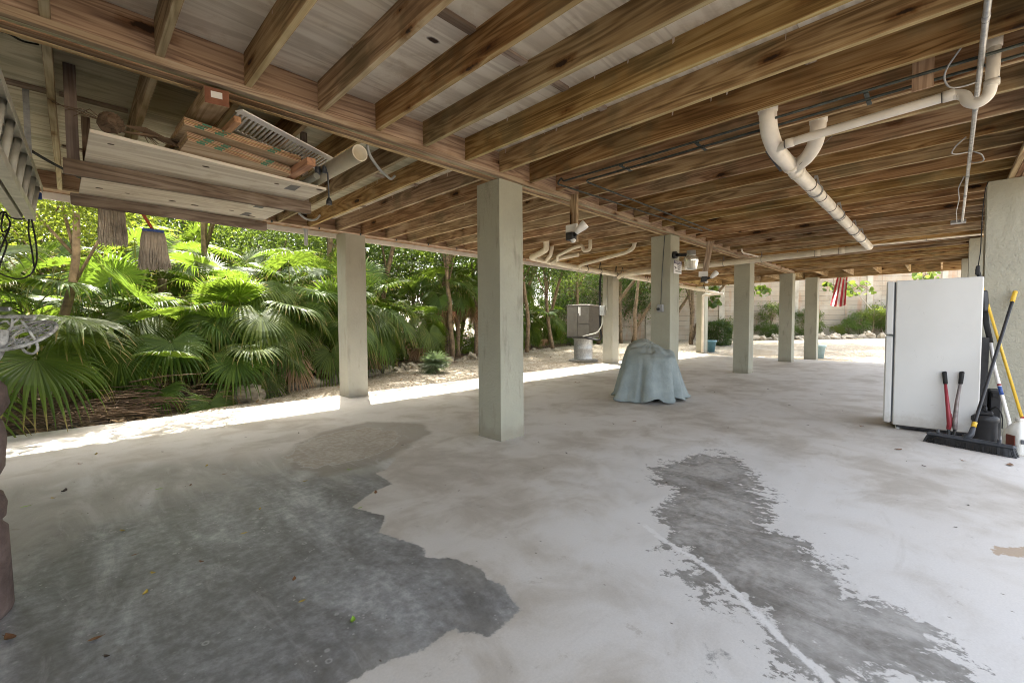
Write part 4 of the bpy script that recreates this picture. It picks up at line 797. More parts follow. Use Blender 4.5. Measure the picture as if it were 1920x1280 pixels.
for _ in range(2600):
    x = q.uniform(-3, 15); y = bed_y(x)+abs(q.gauss(0, 1.0))-.1 if q.random() < .75 else q.uniform(6.75, bed_y(x)); z = gz(x, y)+(.10 if y > bed_y(x)+.3 else .03)+q.uniform(0, .02); a = q.uniform(0, 6.28); L = q.uniform(.02, .06); t_ = q.uniform(-.4, .4)
    u = Vector((math.cos(a), math.sin(a), t_)); s_ = Vector((-math.sin(a), math.cos(a), q.uniform(-.4, .4))); p = Vector((x, y, z)); k.add([p-u*L, p-s_*L*.4, p+u*L, p+s_*L*.4], [(0, 1, 2, 3)])
k.build('leaf_litter', simple('dry_leaf_litter', (.24, .155, .075, 1), .9, var=.5, nscale=1.5), kind='stuff')
# ---------------------------------------------------------------- plumbing under the floor
M_PIPEDARK = simple('pipe_joint_cement', (.09, .08, .075, 1), .6)
def coupling(parent, p, d, r, w_=.05, name='coupling', mat=None):
    d = Vector(d).normalized(); p = Vector(p); k = MB(); k.tube([p-d*w_/2, p-d*w_/2*.96, p+d*w_/2*.96, p+d*w_/2], [r*1.02, r*1.12, r*1.12, r*1.02], 16); o = k.build(name, mat or M_PVC, parent)
    k = MB(); k.tube([p+d*(w_/2+.001), p+d*(w_/2+.006)], r*1.05, 16); k.build('joint_ring', M_PIPEDARK, o); return o
def strap(parent, p, d, r, up=.14, mat=None):
    d = Vector(d).normalized(); p = Vector(p); u = Vector((0, 0, 1)); s_ = d.cross(u).normalized(); k = MB(); n = 14
    pts = [p+(s_*math.sin(a)+u*-math.cos(a))*(r+.003) for a in [(-2.6+5.2*i/n) for i in range(n+1)]]; top = p+u*(r+up)
    pts = [top]+pts+[top+s_*.01]
    for a, b in zip(pts[:-1], pts[1:]): k.bar(a, b, .016, .003, up=d if abs((b-a).normalized().dot(d)) < .9 else u)
    return k.build('strap', mat or M_DKGREY, parent)
dp = thing('drain_pipe', (3.37, .87, 2.45), 'thick cream drain pipe with elbow and trap running under the joists at upper right', 'drain pipe')
k = MB(); k.tube(pipe_path([(3.36, .87, 2.674), (3.36, .87, 2.43), (3.62, .885, 2.355), (9.36, .88, 2.35)], .13, 7), .054, 18); k.build('pipe_run', M_PVCW, dp)
k = MB(); k.tube(pipe_path([(3.79, .66, 2.674), (3.80, .66, 2.42), (3.95, .74, 2.36), (4.16, .885, 2.352)], .12, 7), .050, 18); k.build('branch_elbow', M_PVCW, dp)
for x in (4.05, 4.27): coupling(dp, (x, .882, 2.40 if x < 3.5 else 2.352+max(0, (3.62-x))*.2), (1, 0, -.15 if x < 3.7 else 0), .054, .055, mat=M_PVCW)
coupling(dp, (3.36, .87, 2.56), (0, 0, 1), .054, .06, mat=M_PVCW); coupling(dp, (3.80, .66, 2.56), (0, 0, 1), .05, .06, mat=M_PVCW)
for x in (4.75, 5.25, 5.8, 6.4, 7.0, 7.7, 8.5): 
    k = MB(); k.tube([(x, .88, 2.351), (x+.004, .88, 2.351)], .0555, 18); k.build('joint_ring', M_PIPEDARK, dp)
for x in (5.0, 6.3, 7.55, 8.3): strap(dp, (x, .88, 2.35), (1, 0, 0), .054, .09, M_GREYP)
k = MB(); pt = pipe_path([(3.5, .84, 2.335), (3.5, -.03, 2.375)], .05)
k.tube(pipe_path([(3.62, .90, 2.35), (3.52, .80, 2.34), (3.5, .70, 2.342), (3.5, -.02, 2.372), (3.49, -.062, 2.35), (3.475, -.075, 2.30), (3.465, -.112, 2.275), (3.455, -.15, 2.30), (3.445, -.16, 2.37), (3.43, -.165, 2.64)], .05, 6), .027, 16); k.build('trap_pipe', M_PVCW, dp)
coupling(dp, (3.5, .0, 2.371), (0, 1, -.04), .027, .05, mat=M_PVCW); coupling(dp, (3.447, -.16, 2.36), (0, 0, 1), .027, .03, mat=M_PVCW); coupling(dp, (3.435, -.164, 2.56), (0, 0, 1), .027, .05, mat=M_PVCW); coupling(dp, (3.51, .77, 2.34), (0, 1, 0), .027, .05, mat=M_PVCW)
k = MB(); k.bar((3.95, .80, 2.31), (4.03, .60, 2.50), .018, .002); k.bar((3.98, .93, 2.30), (3.72, .97, 2.40), .018, .002); k.build('hanger_strap', M_DKGREY, dp)
sp_ = thing('sewer_pipe', (9.36, 3.0, 2.3), 'long cream pipe crossing in front of the olive pillar to the outer edge', 'drain pipe')
k = MB(); k.tube(pipe_path([(9.20, .88, 2.349), (9.42, .88, 2.348), (9.42, 1.1, 2.345), (9.42, 5.55, 2.285), (9.6, 5.74, 2.25)], .1, 5), .052, 18); k.build('pipe_run', M_PVC, sp_)
for y in (1.25, 1.6, 3.9): coupling(sp_, (9.42, y, 2.345-(y-1)*.0133), (0, 1, -.013), .052, .08)
for y in (2.5, 3.2, 4.6): strap(sp_, (9.42, y, 2.345-(y-1)*.0133), (0, 1, 0), .052, .10)
ow = thing('waste_pipe', (6.1, 5.6, 2.36), 'cream waste pipe with several traps along the outer edge beyond the central pillar', 'drain pipe')
k = MB(); k.tube(pipe_path([(5.9, 4.98, 2.62), (5.92, 4.98, 2.42), (6.1, 5.3, 2.40), (6.28, 5.70, 2.385), (7.4, 5.73, 2.345), (16.3, 5.72, 2.17)], .12, 6), .052, 16); k.build('pipe_run', M_PVC, ow)
for pts, r_ in (([(6.12, 4.2, 2.60), (6.12, 4.2, 2.33), (6.12, 4.34, 2.33), (6.12, 4.36, 2.43), (6.2, 4.6, 2.43), (6.5, 5.2, 2.39), (6.62, 5.3, 2.33), (6.9, 5.7, 2.36)], .030), ([(7.0, 3.85, 2.62), (7.02, 3.9, 2.44), (7.15, 4.1, 2.40), (7.7, 5.5, 2.36), (7.85, 5.72, 2.34)], .034), ([(6.75, 4.9, 2.40), (6.7, 5.3, 2.375), (6.95, 5.72, 2.36)], .036), ([(6.35, 5.2, 2.60), (6.36, 5.25, 2.40), (6.6, 5.55, 2.36), (6.75, 5.72, 2.365)], .036)):
    k = MB(); k.tube(pipe_path(pts, .07, 5), r_, 12); k.build('branch_pipe', M_PVC, ow)
for x in (6.9, 7.9, 8.3, 9.5, 9.9, 12.4, 14.2): coupling(ow, (x, 5.728, 2.345-(x-7.4)*.0197), (1, 0, -.02), .052, .07)
for x in (8.2, 8.75, 9.45, 9.75, 11, 13, 15): strap(ow, (x, 5.728, 2.345-(x-7.4)*.0197), (1, 0, 0), .052, .16, M_RUBBER)
wp = thing('water_pipe', (9.8, 1.4, 2.45), 'thin white supply pipe running below the joists past the right row of pillars', 'pipe')
k = MB(); k.tube(pipe_path([(9.95, -.45, 2.45), (9.86, 2.66, 2.44), (9.05, 2.72, 2.43), (8.95, 2.72, 2.47), (8.95, 2.72, 2.55)], .05, 5), .014, 10); k.build('pipe_run', M_PVCW, wp)
for y in (.2, 1.1, 2.0): strap(wp, (9.93-.03*y, y, 2.448), (0, 1, 0), .014, .03)
for i, (pts, lab) in enumerate([([(3.35, -.55, 2.475), (3.36, 2.62, 2.475), (3.36, 2.64, 2.515), (3.37, 2.70, 2.47), (6.62, 2.56, 2.472)], 'dark copper pipe turning the corner beside the main beam, left of the pair'), ([(3.47, -.55, 2.472), (3.49, 2.44, 2.472), (3.55, 2.47, 2.474), (6.72, 2.46, 2.472)], 'dark copper pipe turning the corner farther from the main beam, right of the pair')]):
    t = thing('copper_pipe', pts[1], lab, 'pipe', 'dark copper pipes under the joists'); k = MB(); k.tube(pipe_path(pts, .03, 4), .0085, 9); k.build('pipe_run', M_COPPER, t)
    for y in (.35, 1.35, 2.0):
        k = MB(); x = pts[0][0]+.01; k.box((x-.004, y-.012, 2.46), (x+.07, y+.012, 2.4645)); k.tube([(x, y-.01, 2.473), (x, y+.01, 2.473)], .0115, 8); k.box((x+.03, y-.006, 2.463), (x+.038, y+.006, 2.492)); k.build('bracket', M_COPPER, t)
cd = thing('steel_conduit', (5.5, -.13, 2.455), 'straight grey steel conduit pipe hanging under the joists near the right pillar', 'conduit')
k = MB(); k.tube([(1.2, -.095, 2.455), (2.74, -.108, 2.455), (8.6, -.172, 2.462)], .0125, 12); k.build('pipe_run', M_STEEL, cd)
for x in (2.9, 4.1, 5.0, 5.9, 6.8): coupling(cd, (x, -.108-(x-2.74)*.011, 2.456), (1, 0, 0), .0125, .05, mat=M_STEEL)
k = MB(); k.box((8.55, -.21, 2.45), (8.68, -.06, 2.49), ch=.004); k.build('junction_box', M_GREYP, cd)
for pts in ([(3.2, -.06, 2.52), (3.35, .03, 2.44), (3.50, .0, 2.41), (3.58, -.06, 2.43), (3.62, -.11, 2.45)], [(4.7, -.10, 2.47), (4.72, -.05, 2.43), (4.85, -.02, 2.41), (4.98, -.06, 2.43), (5.05, -.12, 2.45)], [(5.1, -.15, 2.46), (5.15, -.20, 2.44), (5.25, -.22, 2.41), (5.33, -.19, 2.42), (5.38, -.14, 2.45)], [(5.9, -.12, 2.455), (6.3, -.09, 2.44), (6.9, -.11, 2.45), (7.6, -.10, 2.44), (8.5, -.12, 2.45)]):
    k = MB(); k.tube(pipe_path(pts, .12, 5), .0045, 6); k.build('cable', M_GREYP, cd)
# flat grey board above the trap
t = thing('nailed_block', (3.415, .17, 2.57), 'pale short board nailed upright across a joist beside the pipe trap', 'board'); k = MB(); k.box((3.37, .06, 2.40), (3.385, .15, 2.66), ch=.002); k.build('board', W_POST, t)
# grey bent conduit hooks below the beam
t = thing('bent_conduit', (1.62, 3.15, 2.44), 'short grey bent conduit poking down beyond the main beam', 'conduit'); k = MB(); k.tube(pipe_path([(1.60, 3.11, 2.54), (1.62, 3.13, 2.41), (1.78, 3.26, 2.36), (2.0, 3.46, 2.375), (2.06, 3.5, 2.43)], .09, 6), .011, 9); k.build('pipe_run', M_GREYP, t)
t = thing('bent_conduit', (1.75, 5.3, 2.42), 'short grey bent conduit curling under the joist right of the shelf', 'conduit'); k = MB(); pp = [atz(x, y, z) for x, y, z in ((560, 400, 2.45), (575, 412, 2.40), (592, 413, 2.40), (600, 404, 2.44))]; k.tube(pipe_path(pp, .1, 6), .012, 9); k.build('pipe_run', M_GREYP, t)
t = thing('pvc_stub', atY(573, 430, 6.55), 'short grey pipe stub hanging below the outer beam left of the sunlit pillar', 'pipe'); k = MB(); a = atY(573, 428, 6.6); b = atY(574, 460, 6.6); k.tube([a+Vector((0, 0, .02)), a, b], .028, 12); k.tube([a+Vector((0, 0, -.01)), a+Vector((0, 0, .02))], .045, 12); k.build('stub', M_GREYP, t)
k = MB(); pts = [(x, 6.37, 2.49+.004*math.sin(x*5)) for x in np.arange(1.6, 13.6, .25)]; k.tube(pts, .012, 8)
t = thing('edge_conduit', (7, 6.37, 2.49), 'long thin pinkish pipe clipped along the outer beam above the slab edge', 'conduit'); k.build('pipe_run', simple('pinkish_pvc', (.50, .36, .27, 1), .5, var=.1), t)
k = MB()
for x in np.arange(1.9, 13.4, .62): k.box((x-.01, 6.355, 2.475), (x+.01, 6.386, 2.506))
k.build('clips', M_DKGREY, t, kind='stuff')
# ---------------------------------------------------------------- lamps and boxes
def flood(x, y, z0, z1, label, rz=0, tilt=0):
    t = thing('flood_light', (x, y, z1), label, 'flood light', 'motion lights on wooden posts', rz); h = z0-z1
    k = MB(); k.box((-.019, -.045, .0), (.019, .045, h), ch=.002); part('post', k.mesh('post', W_POST), t, Matrix.Rotation(tilt, 4, 'X'))
    k = MB(); k.box((-.055, -.07, .10), (-.024, .075, .19), ch=.004); part('mounting_plate', k.mesh('mounting_plate', M_WHITE), t)
    k = MB(); k.box((-.105, -.055, .015), (-.022, .04, .098), ch=.008); k.tube([(-.07, -.05, .06), (-.07, -.10, .08), (-.075, -.13, .10)], .018, 8); part('sensor_housing', k.mesh('sensor_housing', M_BLACK), t)
    k = MB(); k.lathe([(.0, -.075), (.026, -.07), (.034, -.03), (.045, .02), (.048, .06), (.044, .066), (.0, .055)], 18); part('lamp_head', k.mesh('lamp_head', M_WHITE), t, Matrix.Translation((-.09, -.155, .12)) @ Matrix.Rotation(.5, 4, 'Y') @ Matrix.Rotation(.75, 4, 'X'))
    k = MB(); k.lathe([(0, -.03), (.02, -.024), (.03, 0), (.02, .012), (0, .014)], 14); part('sensor_lens', k.mesh('sensor_lens', M_WHITE), t, Matrix.Translation((-.075, -.045, .012)))
    return t
flood(3.86, 2.86, 2.50, 1.985, 'twin motion flood light on a wooden post hung from the main beam, the nearer one')
flood(7.62, 2.92, 2.50, 1.79, 'flood light on a slanting wooden post beyond the notice pillar, farther of two', rz=.5, tilt=.16)
jl = thing('jar_lamp', (6.6, 2.95, 2.12), 'barn lamp with a clear ribbed jar on the side of the notice pillar', 'lamp')
c0 = atX(1272, 477, 6.50); jp = atX(1296, 490, 6.50)
k = MB(); k.tube([(6.52, 2.955, c0.z), (6.52, 2.90, c0.z)], .055, 14); k.tube([(6.52, 2.90, c0.z), (6.50, jp.y+.03, jp.z+.095)], .026, 10); k.build('bracket_arm', M_BLACK, jl)
M_GL = NT('ribbed_jar_glass'); M_GL.base((.85, .80, .70, 1)); M_GL.rough(.25); M_GL.p.inputs['Transmission Weight'].default_value = .55; M_GL = M_GL.mat
k = MB(); k.lathe([(0, .165), (.062, .16), (.064, .09), (.07, .085), (.0, .08)], 24, M=Matrix.Translation((6.5, jp.y, jp.z))); k.build('lamp_cap', simple('satin_metal_cap', (.55, .56, .56, 1), .35, .6), jl)
wob = lambda a, z: 1+.018*math.cos(a*18)
k = MB(); k.lathe([(.066, .085), (.095, .06), (.105, .02), (.10, .0)], 72, M=Matrix.Translation((6.5, jp.y, jp.z)), wob=wob); k.build('reflector', simple('bright_reflector', (.80, .78, .70, 1), .22, .8, var=.05), jl)
k = MB(); k.lathe([(.10, .0), (.092, -.05), (.078, -.115), (.07, -.122), (0, -.124)], 72, M=Matrix.Translation((6.5, jp.y, jp.z)), wob=wob); k.build('glass_jar', M_GL, jl)
# notice sign
SY = 2.9495; s0 = atY(1263.2, 487, SY); s1 = atY(1277.3, 514.5, SY); sx0, sx1, sz0, sz1 = s0.x, s1.x, s1.z, (s0.z+atY(1277, 490, SY).z)/2
sg = thing('notice_sign', ((sx0+sx1)/2, SY, sz0), 'white notice sign with a dark header and camera symbol on the pillar', 'sign')
k = MB(); k.box((sx0, SY-.004, sz0), (sx1, SY-.0005, sz1)); k.build('sign_board', M_WHITE, sg)
hb = sz1-(sz1-sz0)*.27; k = MB(); k.box((sx0+.002, SY-.0065, hb), (sx1-.002, SY-.0042, sz1-.002)); k.build('header_band', simple('faded_purple_band', (.075, .06, .11, 1), .5), sg)
def text(txt, size, x, z, mat, parent, y=SY-.0075, flip=1):
    c = bpy.data.curves.new('lettering', 'FONT'); c.body = txt; c.size = size; c.align_x = 'CENTER'; c.align_y = 'CENTER'; c.extrude = .0006; o = bpy.data.objects.new('t', c); COL.objects.link(o)
    dg = bpy.context.evaluated_depsgraph_get(); dg.update(); me = bpy.data.meshes.new_from_object(o.evaluated_get(dg)); bpy.data.objects.remove(o); me.name = 'lettering'; me.materials.clear(); me.materials.append(mat)
    o = bpy.data.objects.new('lettering', me); COL.objects.link(o); o.parent = parent; o.matrix_parent_inverse = world_of(parent).inverted(); o.location = (x, y, z); o.rotation_euler = (math.pi/2, 0, 0); return o
sw = sx1-sx0; sh = sz1-sz0; M_INK = simple('black_ink', (.02, .02, .02, 1), .6)
text('NOTICE', sw*.19, (sx0+sx1)/2, (hb+sz1)/2, M_WHITE, sg)
for i, ln in enumerate(('THIS AREA', 'UNDER', 'VIDEO')): text(ln, sw*.125, sx0+sw*.66, hb-sh*(.085+.15*i), M_INK, sg, SY-.005)
text('SURVEILLANCE', sw*.115, sx0+sw*.58, hb-sh*.56, M_INK, sg, SY-.005)
k = MB(); cxs, czs = sx0+sw*.2, hb-sh*.28
k.add([(cxs-sw*.12, SY-.006, czs+sh*.10), (cxs+sw*.13, SY-.006, czs-sh*.02), (cxs+sw*.09, SY-.006, czs-sh*.09), (cxs-sw*.15, SY-.006, czs+sh*.01)], [(0, 3, 2, 1)]); k.add([(cxs-sw*.02, SY-.006, czs-sh*.05), (cxs+sw*.02, SY-.006, czs-sh*.06), (cxs-sw*.08, SY-.006, czs-sh*.17), (cxs-sw*.14, SY-.006, czs-sh*.16)], [(0, 3, 2, 1)]); k.build('camera_symbol', M_INK, sg)
# outlet box and cable on the notice pillar
b = atX(1240, 578, 6.418); t = thing('outlet_box', (6.418, b.y, b.z), 'grey weatherproof outlet box on the front of the notice pillar', 'outlet')
k = MB(); k.box((6.36, b.y-.045, b.z-.055), (6.417, b.y+.045, b.z+.06), ch=.008); k.build('box', M_GREYP, t)
k = MB(); k.tube([(6.36, b.y+.01, b.z-.01), (6.335, b.y+.03, b.z-.015)], .022, 10); k.build('plug', M_BLACK, t); k = MB(); k.tube(pipe_path([(6.40, b.y, b.z+.05), (6.409, b.y-.005, b.z+.4), (6.409, b.y-.035, b.z+.9), (6.409, b.y-.05, 2.44)], .2), .0055, 6); k.build('cable', M_DKGREY, t)
# conduit and disconnect on the air conditioner pillar
X = 10.357; a = atX(1126, 516, X); t = thing('refrigerant_line', (X-.03, a.y, 1.0), 'black insulated refrigerant line running down the air conditioner pillar', 'conduit')
k = MB(); pp = [Vector((X-.03, a.y-.16, 2.50)), Vector((X-.03, a.y-.03, 2.47)), Vector((X-.03, a.y, 2.2)), Vector((X-.03, a.y, 1.3))]+[Vector((X-.03, a.y-.01, .95)), Vector((X-.02, a.y-.06, .70)), Vector((X+.1, a.y+.12, .62)), Vector((X+.6, a.y+.9, .68))]
k.tube(pipe_path(pp, .14, 6), .030, 10); k.build('insulated_pipe', M_RUBBER, t)
a2 = atX(1131.5, 582, X); t = thing('disconnect_box', (X-.05, a2.y, a2.z), 'pale grey electrical disconnect box beside the black line on the pillar', 'electrical box'); k = MB(); k.box((X-.09, a2.y-.07, a2.z-.13), (X-.001, a2.y+.07, a2.z+.13), ch=.01); k.build('box', simple('pale_grey_enamel', (.62, .64, .64, 1), .4), t)
k = MB(); k.tube(pipe_path([(X-.045, a2.y, a2.z-.13), (X-.045, a2.y, a2.z-.38), (X-.05, a2.y+.15, a2.z-.62), (X+.3, a2.y+.9, .72)], .15, 5), .018, 8); k.tube([(X-.02, a2.y-.12, 2.46), (X-.02, a2.y-.12, a2.z+.02), (X-.03, a2.y-.07, a2.z-.02)], .012, 8); k.build('conduit', simple('pale_conduit', (.55, .55, .50, 1), .5), t)
# ---------------------------------------------------------------- air conditioner on a metal drum
AX, AY = 11.55, 8.2; g0 = gz(AX, AY)
t = thing('condenser_stand', (AX, AY, g0), 'galvanised steel drum on a round concrete pad carrying the air conditioner', 'stand')
k = MB(); k.lathe([(0, 0), (.46, 0), (.47, .03), (.45, .06), (0, .06)], 28); part('pad', k.mesh('pad', simple('pad_concrete', (.22, .21, .18, 1), .9, var=.2)), t)
k = MB(); k.lathe([(.30, .061), (.305, .08), (.30, .1), (.30, .40), (.303, .41), (.30, .42), (.30, .70), (.312, .72), (.36, .735), (.36, .755), (0, .755)], 30); part('drum', k.mesh('drum', M_STEEL), t)
M_AC = simple('taupe_enamel', (.16, .145, .125, 1), .45, .25, var=.08); t = thing('air_conditioner', (AX, AY, g0+.757), 'grey brown outdoor air conditioner unit on top of the steel drum', 'air conditioner', rz=R(14)); h = .40; H_ = 1.06
k = MB(); k.box((-h, -h, 0), (h, h, .05), ch=.01); part('base_pan', k.mesh('base_pan', simple('dark_enamel', (.05, .045, .04, 1), .5)), t)
k = MB(); k.box((-h+.02, -h+.02, .05), (h-.02, h-.02, H_-.06))
for s_ in range(4):
    M = Matrix.Rotation(s_*math.pi/2, 4, 'Z')
    for i in range(11):
        if s_ == 3 and i > 4: continue
        x = -h+.045+i*(2*h-.09)/10; k.box((x-.012, -h-.004, .055), (x+.012, -h+.016, H_-.065), M=M)
part('louvred_case', k.mesh('louvred_case', M_AC), t)
k = MB(); k.box((-h-.008, .03-.0, .06), (-h+.02, h-.02, H_-.08), M=Matrix.Rotation(math.pi, 4, 'Z') @ Matrix.Rotation(math.pi, 4, 'Z')); k.box((-h-.02, -.36, .45), (-h+.02, .02, H_-.07), ch=.012); k.box((-h-.012, -.36, .06), (-h+.02, .02, .44), ch=.006); part('service_panel', k.mesh('service_panel', M_AC), t)
k = MB(); k.box((-h-.0235, -.03, .78), (-h-.0205, .005-.0, .98)); k.box((-h-.0235, -.08, .70), (-h-.0205, -.03, .97)); part('rating_label', k.mesh('rating_label', M_WHITE), t)
k = MB(); k.box((-h-.015, -h-.015, H_-.06), (h+.015, h+.015, H_-.015), ch=.012); k.lathe([(0, H_+.01), (.3, H_+.005), (.34, H_-.02)], 24); part('top_grille', k.mesh('top_grille', M_AC), t)
# ---------------------------------------------------------------- refrigerator
C0 = atz(1672.5, 803.5, 0); D0 = atz(1834, 823, 0); u = (D0-C0); dep = u.length; rzf = math.atan2(u.y, u.x); FH = atX(1674, 527, C0.x).z
fr = thing('refrigerator', C0, 'white top freezer refrigerator standing sideways by the right pillar', 'refrigerator', rz=rzf)   # local +x runs from doors to back, +y away from camera
m = NT('white_enamel'); v = m.coord('Object'); n = m.noise(v, 1.6, 4); sx = m.n('SeparateXYZ'); m.l(v, sx.inputs[0]); c = m.ramp(n, [(.3, (.62, .62, .60, 1)), (.7, (.70, .70, .68, 1))])
sc1 = m.noise(m.coord('Object', (3, 3, .8)), 9, 8, .75, .6); c = m.mix(m.math('MULTIPLY', m.step(sc1, .63, .68), .35), c, (.36, .35, .32, 1))
sc2 = m.noise(m.coord('Object', (1, 1, 9)), 5, 6, .7); c = m.mix(m.math('MULTIPLY', m.step(sc2, .66, .70), .4), c, (.30, .28, .25, 1))
gr = m.math('SUBTRACT', 1, m.step(m.math('ADD', sx.outputs[2], m.math('MULTIPLY_ADD', m.noise(v, 12, 5, .7), .3, -.15)), .03, .22)); c = m.mix(m.math('MULTIPLY', gr, .45), c, (.34, .29, .22, 1))
m.base(c); m.rough(m.ramp(sc1, [(.4, .28), (.7, .5)])); m.bump(m.noise(v, 90, 3, .6), .05, .002); M_FR = m.mat; FW = .70
k = MB(); k.box((.0, 0, .045), (dep, FW, FH), ch=.008); part('cabinet', k.mesh('cabinet', M_FR), fr)
zs = .365*0+atX(1660, 628, C0.x+.06).z
k = MB(); k.box((-.075, .004, zs+.006), (-.012, FW-.004, FH-.002), ch=.012); part('freezer_door', k.mesh('freezer_door', M_FR), fr)
k = MB(); k.box((-.075, .004, .06), (-.012, FW-.004, zs-.006), ch=.012); part('fridge_door', k.mesh('fridge_door', M_FR), fr)
k = MB(); k.box((-.0125, .012, .07), (.0005, FW-.012, FH-.01)); k.box((-.07, .01, zs-.004), (-.005, .05, zs+.004)); part('door_gasket', k.mesh('door_gasket', M_DKGREY), fr)
for x in (.04, dep-.05):
    for y in (.05, FW-.05): k = MB(); k.tube([(x, y, 0), (x, y, .05)], .018, 10); part('foot', k.mesh('foot', M_WHITE), fr)
k = MB(); k.box((.03, .02, .02), (dep-.03, FW-.02, .044)); part('underframe', k.mesh('underframe', M_BLACK), fr)
k = MB(); k.box((dep+.001, .03, .10), (dep+.05, FW-.03, .95)); part('condenser_coil', k.mesh('condenser_coil', M_BLACK), fr)
Ff = Matrix.Translation(C0) @ Matrix.Rotation(rzf, 4, 'Z')
# ---------------------------------------------------------------- broom and tools at the right
b0 = atz(1735, 826, 0); b1 = atz(1908, 858, 0); bd = (b1-b0); bl = bd.length; bz = math.atan2(bd.y, bd.x); mid = (b0+b1)/2
br = thing('push_broom', mid+Vector((0, 0, 0)), 'wide black push broom leaning on the stucco pillar in front of the refrigerator', 'broom', rz=bz)
k = MB(); k.box((-bl/2+.01, -.03, .062), (bl/2-.01, .03, .092), ch=.012); k.bar((-bl/2+.1, -.012, .095), (bl/2-.1, -.012, .095), .012, .008)
for x in (-bl/2+.075, bl/2-.115): k.box((x, -.012, .09), (x+.02, .012, .125), ch=.004)
part('head', k.mesh('head', M_DKGREY), br)
k = MB(); q = random.Random(2)
for i in range(96):
    for j in range(4):
        x = -bl/2+.02+i*(bl-.04)/95; y = -.024+j*.016; fx = (x/(bl/2))**5*.035+q.uniform(-.004, .004); k.bar((x, y, .064), (x+fx, y*1.45-.012+q.uniform(-.004, .004), .001+q.uniform(0, .004)), .007, .0045)
part('bristles', k.mesh('bristles', M_BLACK), br)
hb_ = Vector((0, 0, .10)); top = (Matrix.Rotation(-bz, 4, 'Z') @ (atX(1904, 546, 6.235)-mid)); base_px = Matrix.Rotation(-bz, 4, 'Z') @ (atz(1818, 822, .09)-mid); hb_ = Vector((base_px.x, 0, .085))
hd = (top-hb_).normalized(); k = MB(); k.tube([hb_+hd*.10, hb_+hd*.11, top-hd*.12], .0125, 12); part('handle', k.mesh('handle', M_BLACK), br)
k = MB(); k.tube([hb_-Vector((.03, 0, 0)), hb_+hd*.05, hb_+hd*.12], [.03, .022, .016], 12); part('socket', k.mesh('socket', M_DKGREY), br)
k = MB(); k.tube([hb_+hd*.118, hb_+hd*.165], .0175, 12); part('collar', k.mesh('collar', M_YELLOW), br)
k = MB(); k.tube([top-hd*.12, top-hd*.118, top-hd*.03, top-hd*.005, top], [.013, .0165, .0165, .0175, .012], 12); part('grip', k.mesh('grip', M_YELLOW), br)
yp_b = atz(1937, 852, .004); yp_t = atX(1838, 524, 6.24); t = thing('yellow_pole', yp_b, 'thin yellow pole leaning on the stucco pillar behind the broom', 'pole'); k = MB(); k.tube([yp_b, yp_b.lerp(yp_t, .98), yp_t], .011, 10); k.build('shaft', M_YELLOW, t)
k = MB(); k.tube([yp_t, yp_t+(yp_t-yp_b).normalized()*.12], .016, 10); k.build('end_cap', M_BLACK, t)
tp = [atX(1892, 790, 5.86), atX(1886, 768, 5.88), atX(1865, 690, 5.98), atX(1857, 642, 6.03), atX(1849, 605, 6.09), atX(1846, 585, 6.12)]
tr_ = thing('string_trimmer', (tp[0].x, tp[0].y, 0), 'white shafted garden trimmer with black grip standing behind the broom', 'trimmer')
k = MB(); k.tube([(tp[0].x-.02, tp[0].y-.01, .01)]+tp[:4], .0135, 10); k.build('shaft', M_WHITE, tr_); k = MB(); k.tube(tp[3:], [.020, .021, .024], 12); k.build('grip', M_RUBBER, tr_)
k = MB(); k.bar(tp[5], atX(1843, 545, 6.15), .05, .07, ch=.012); k.build('motor_housing', M_BLACK, tr_); k = MB(); lb = tp[1].lerp(tp[2], .35); k.tube([lb, lb.lerp(tp[2], .32)], .0142, 12); k.build('label_band', M_BLUE, tr_); k = MB(); lb2 = lb.lerp(tp[2], .34); k.tube([lb2, lb2.lerp(tp[2], .10)], .0142, 12); k.build('label_band', M_RED, tr_)
k = MB(); k.lathe([(0, .0), (.045, .0), (.05, .03), (.03, .05), (0, .055)], 14, M=Matrix.Translation((tp[0].x-.02, tp[0].y-.01, 0))); k.build('cutting_head', M_BLACK, tr_)
pc = atz(1853, 829, 0)+Vector((.10, .02, 0)); t = thing('sump_pump', pc, 'black squat pump canister between the refrigerator and the white jug', 'pump')
k = MB(); k.lathe([(0, 0), (.085, 0), (.088, .02), (.084, .17), (.092, .18), (.092, .215), (.07, .235), (.03, .24), (0, .24)], 20); part('canister', k.mesh('canister', M_BLACK), t)
k = MB(); k.box((-.06, -.05, .236), (.05, .055, .275), ch=.012); k.tube(pipe_path([(-.05, 0, .27), (-.05, 0, .31), (.05, 0, .31), (.05, 0, .27)], .03, 4), .010, 8); part('lid', k.mesh('lid', M_BLACK), t)
k = MB(); k.tube(pipe_path([(.02, -.03, .28), (.0, -.07, .33), (.02, -.11, .24), (.04, -.11, .12)], .05, 4), .005, 6); part('cord', k.mesh('cord', M_RUBBER), t)
t = thing('black_case', Ff @ Vector((dep+.10, .14, 0)), 'black tool case standing in the gap behind the refrigerator', 'case', rz=rzf); k = MB(); k.box((-.035, -.10, 0), (.045, .12, .46), ch=.012); k.box((-.02, -.115, .40), (.03, -.1, .45), ch=.004); part('shell', k.mesh('shell', M_BLACK), t)
jc = atz(1901, 853, 0)+Vector((.095, -.035, 0)); t = thing('plastic_jug', jc, 'translucent white plastic jug with a handle at the foot of the right pillar', 'jug', rz=-.9)
M_JUG = simple('milky_plastic', (.74, .73, .68, 1), .35, var=.06); k = MB()
sq = lambda a, z: (1/max(abs(math.cos(a)), abs(math.sin(a))))**(.62 if z < .2 else .3)
k.lathe([(0, 0), (.070, 0), (.078, .012), (.078, .17), (.070, .20), (.046, .243), (.024, .262), (.021, .275), (.026, .277), (.026, .298), (0, .299)], 32, wob=sq); part('body', k.mesh('body', M_JUG), t)
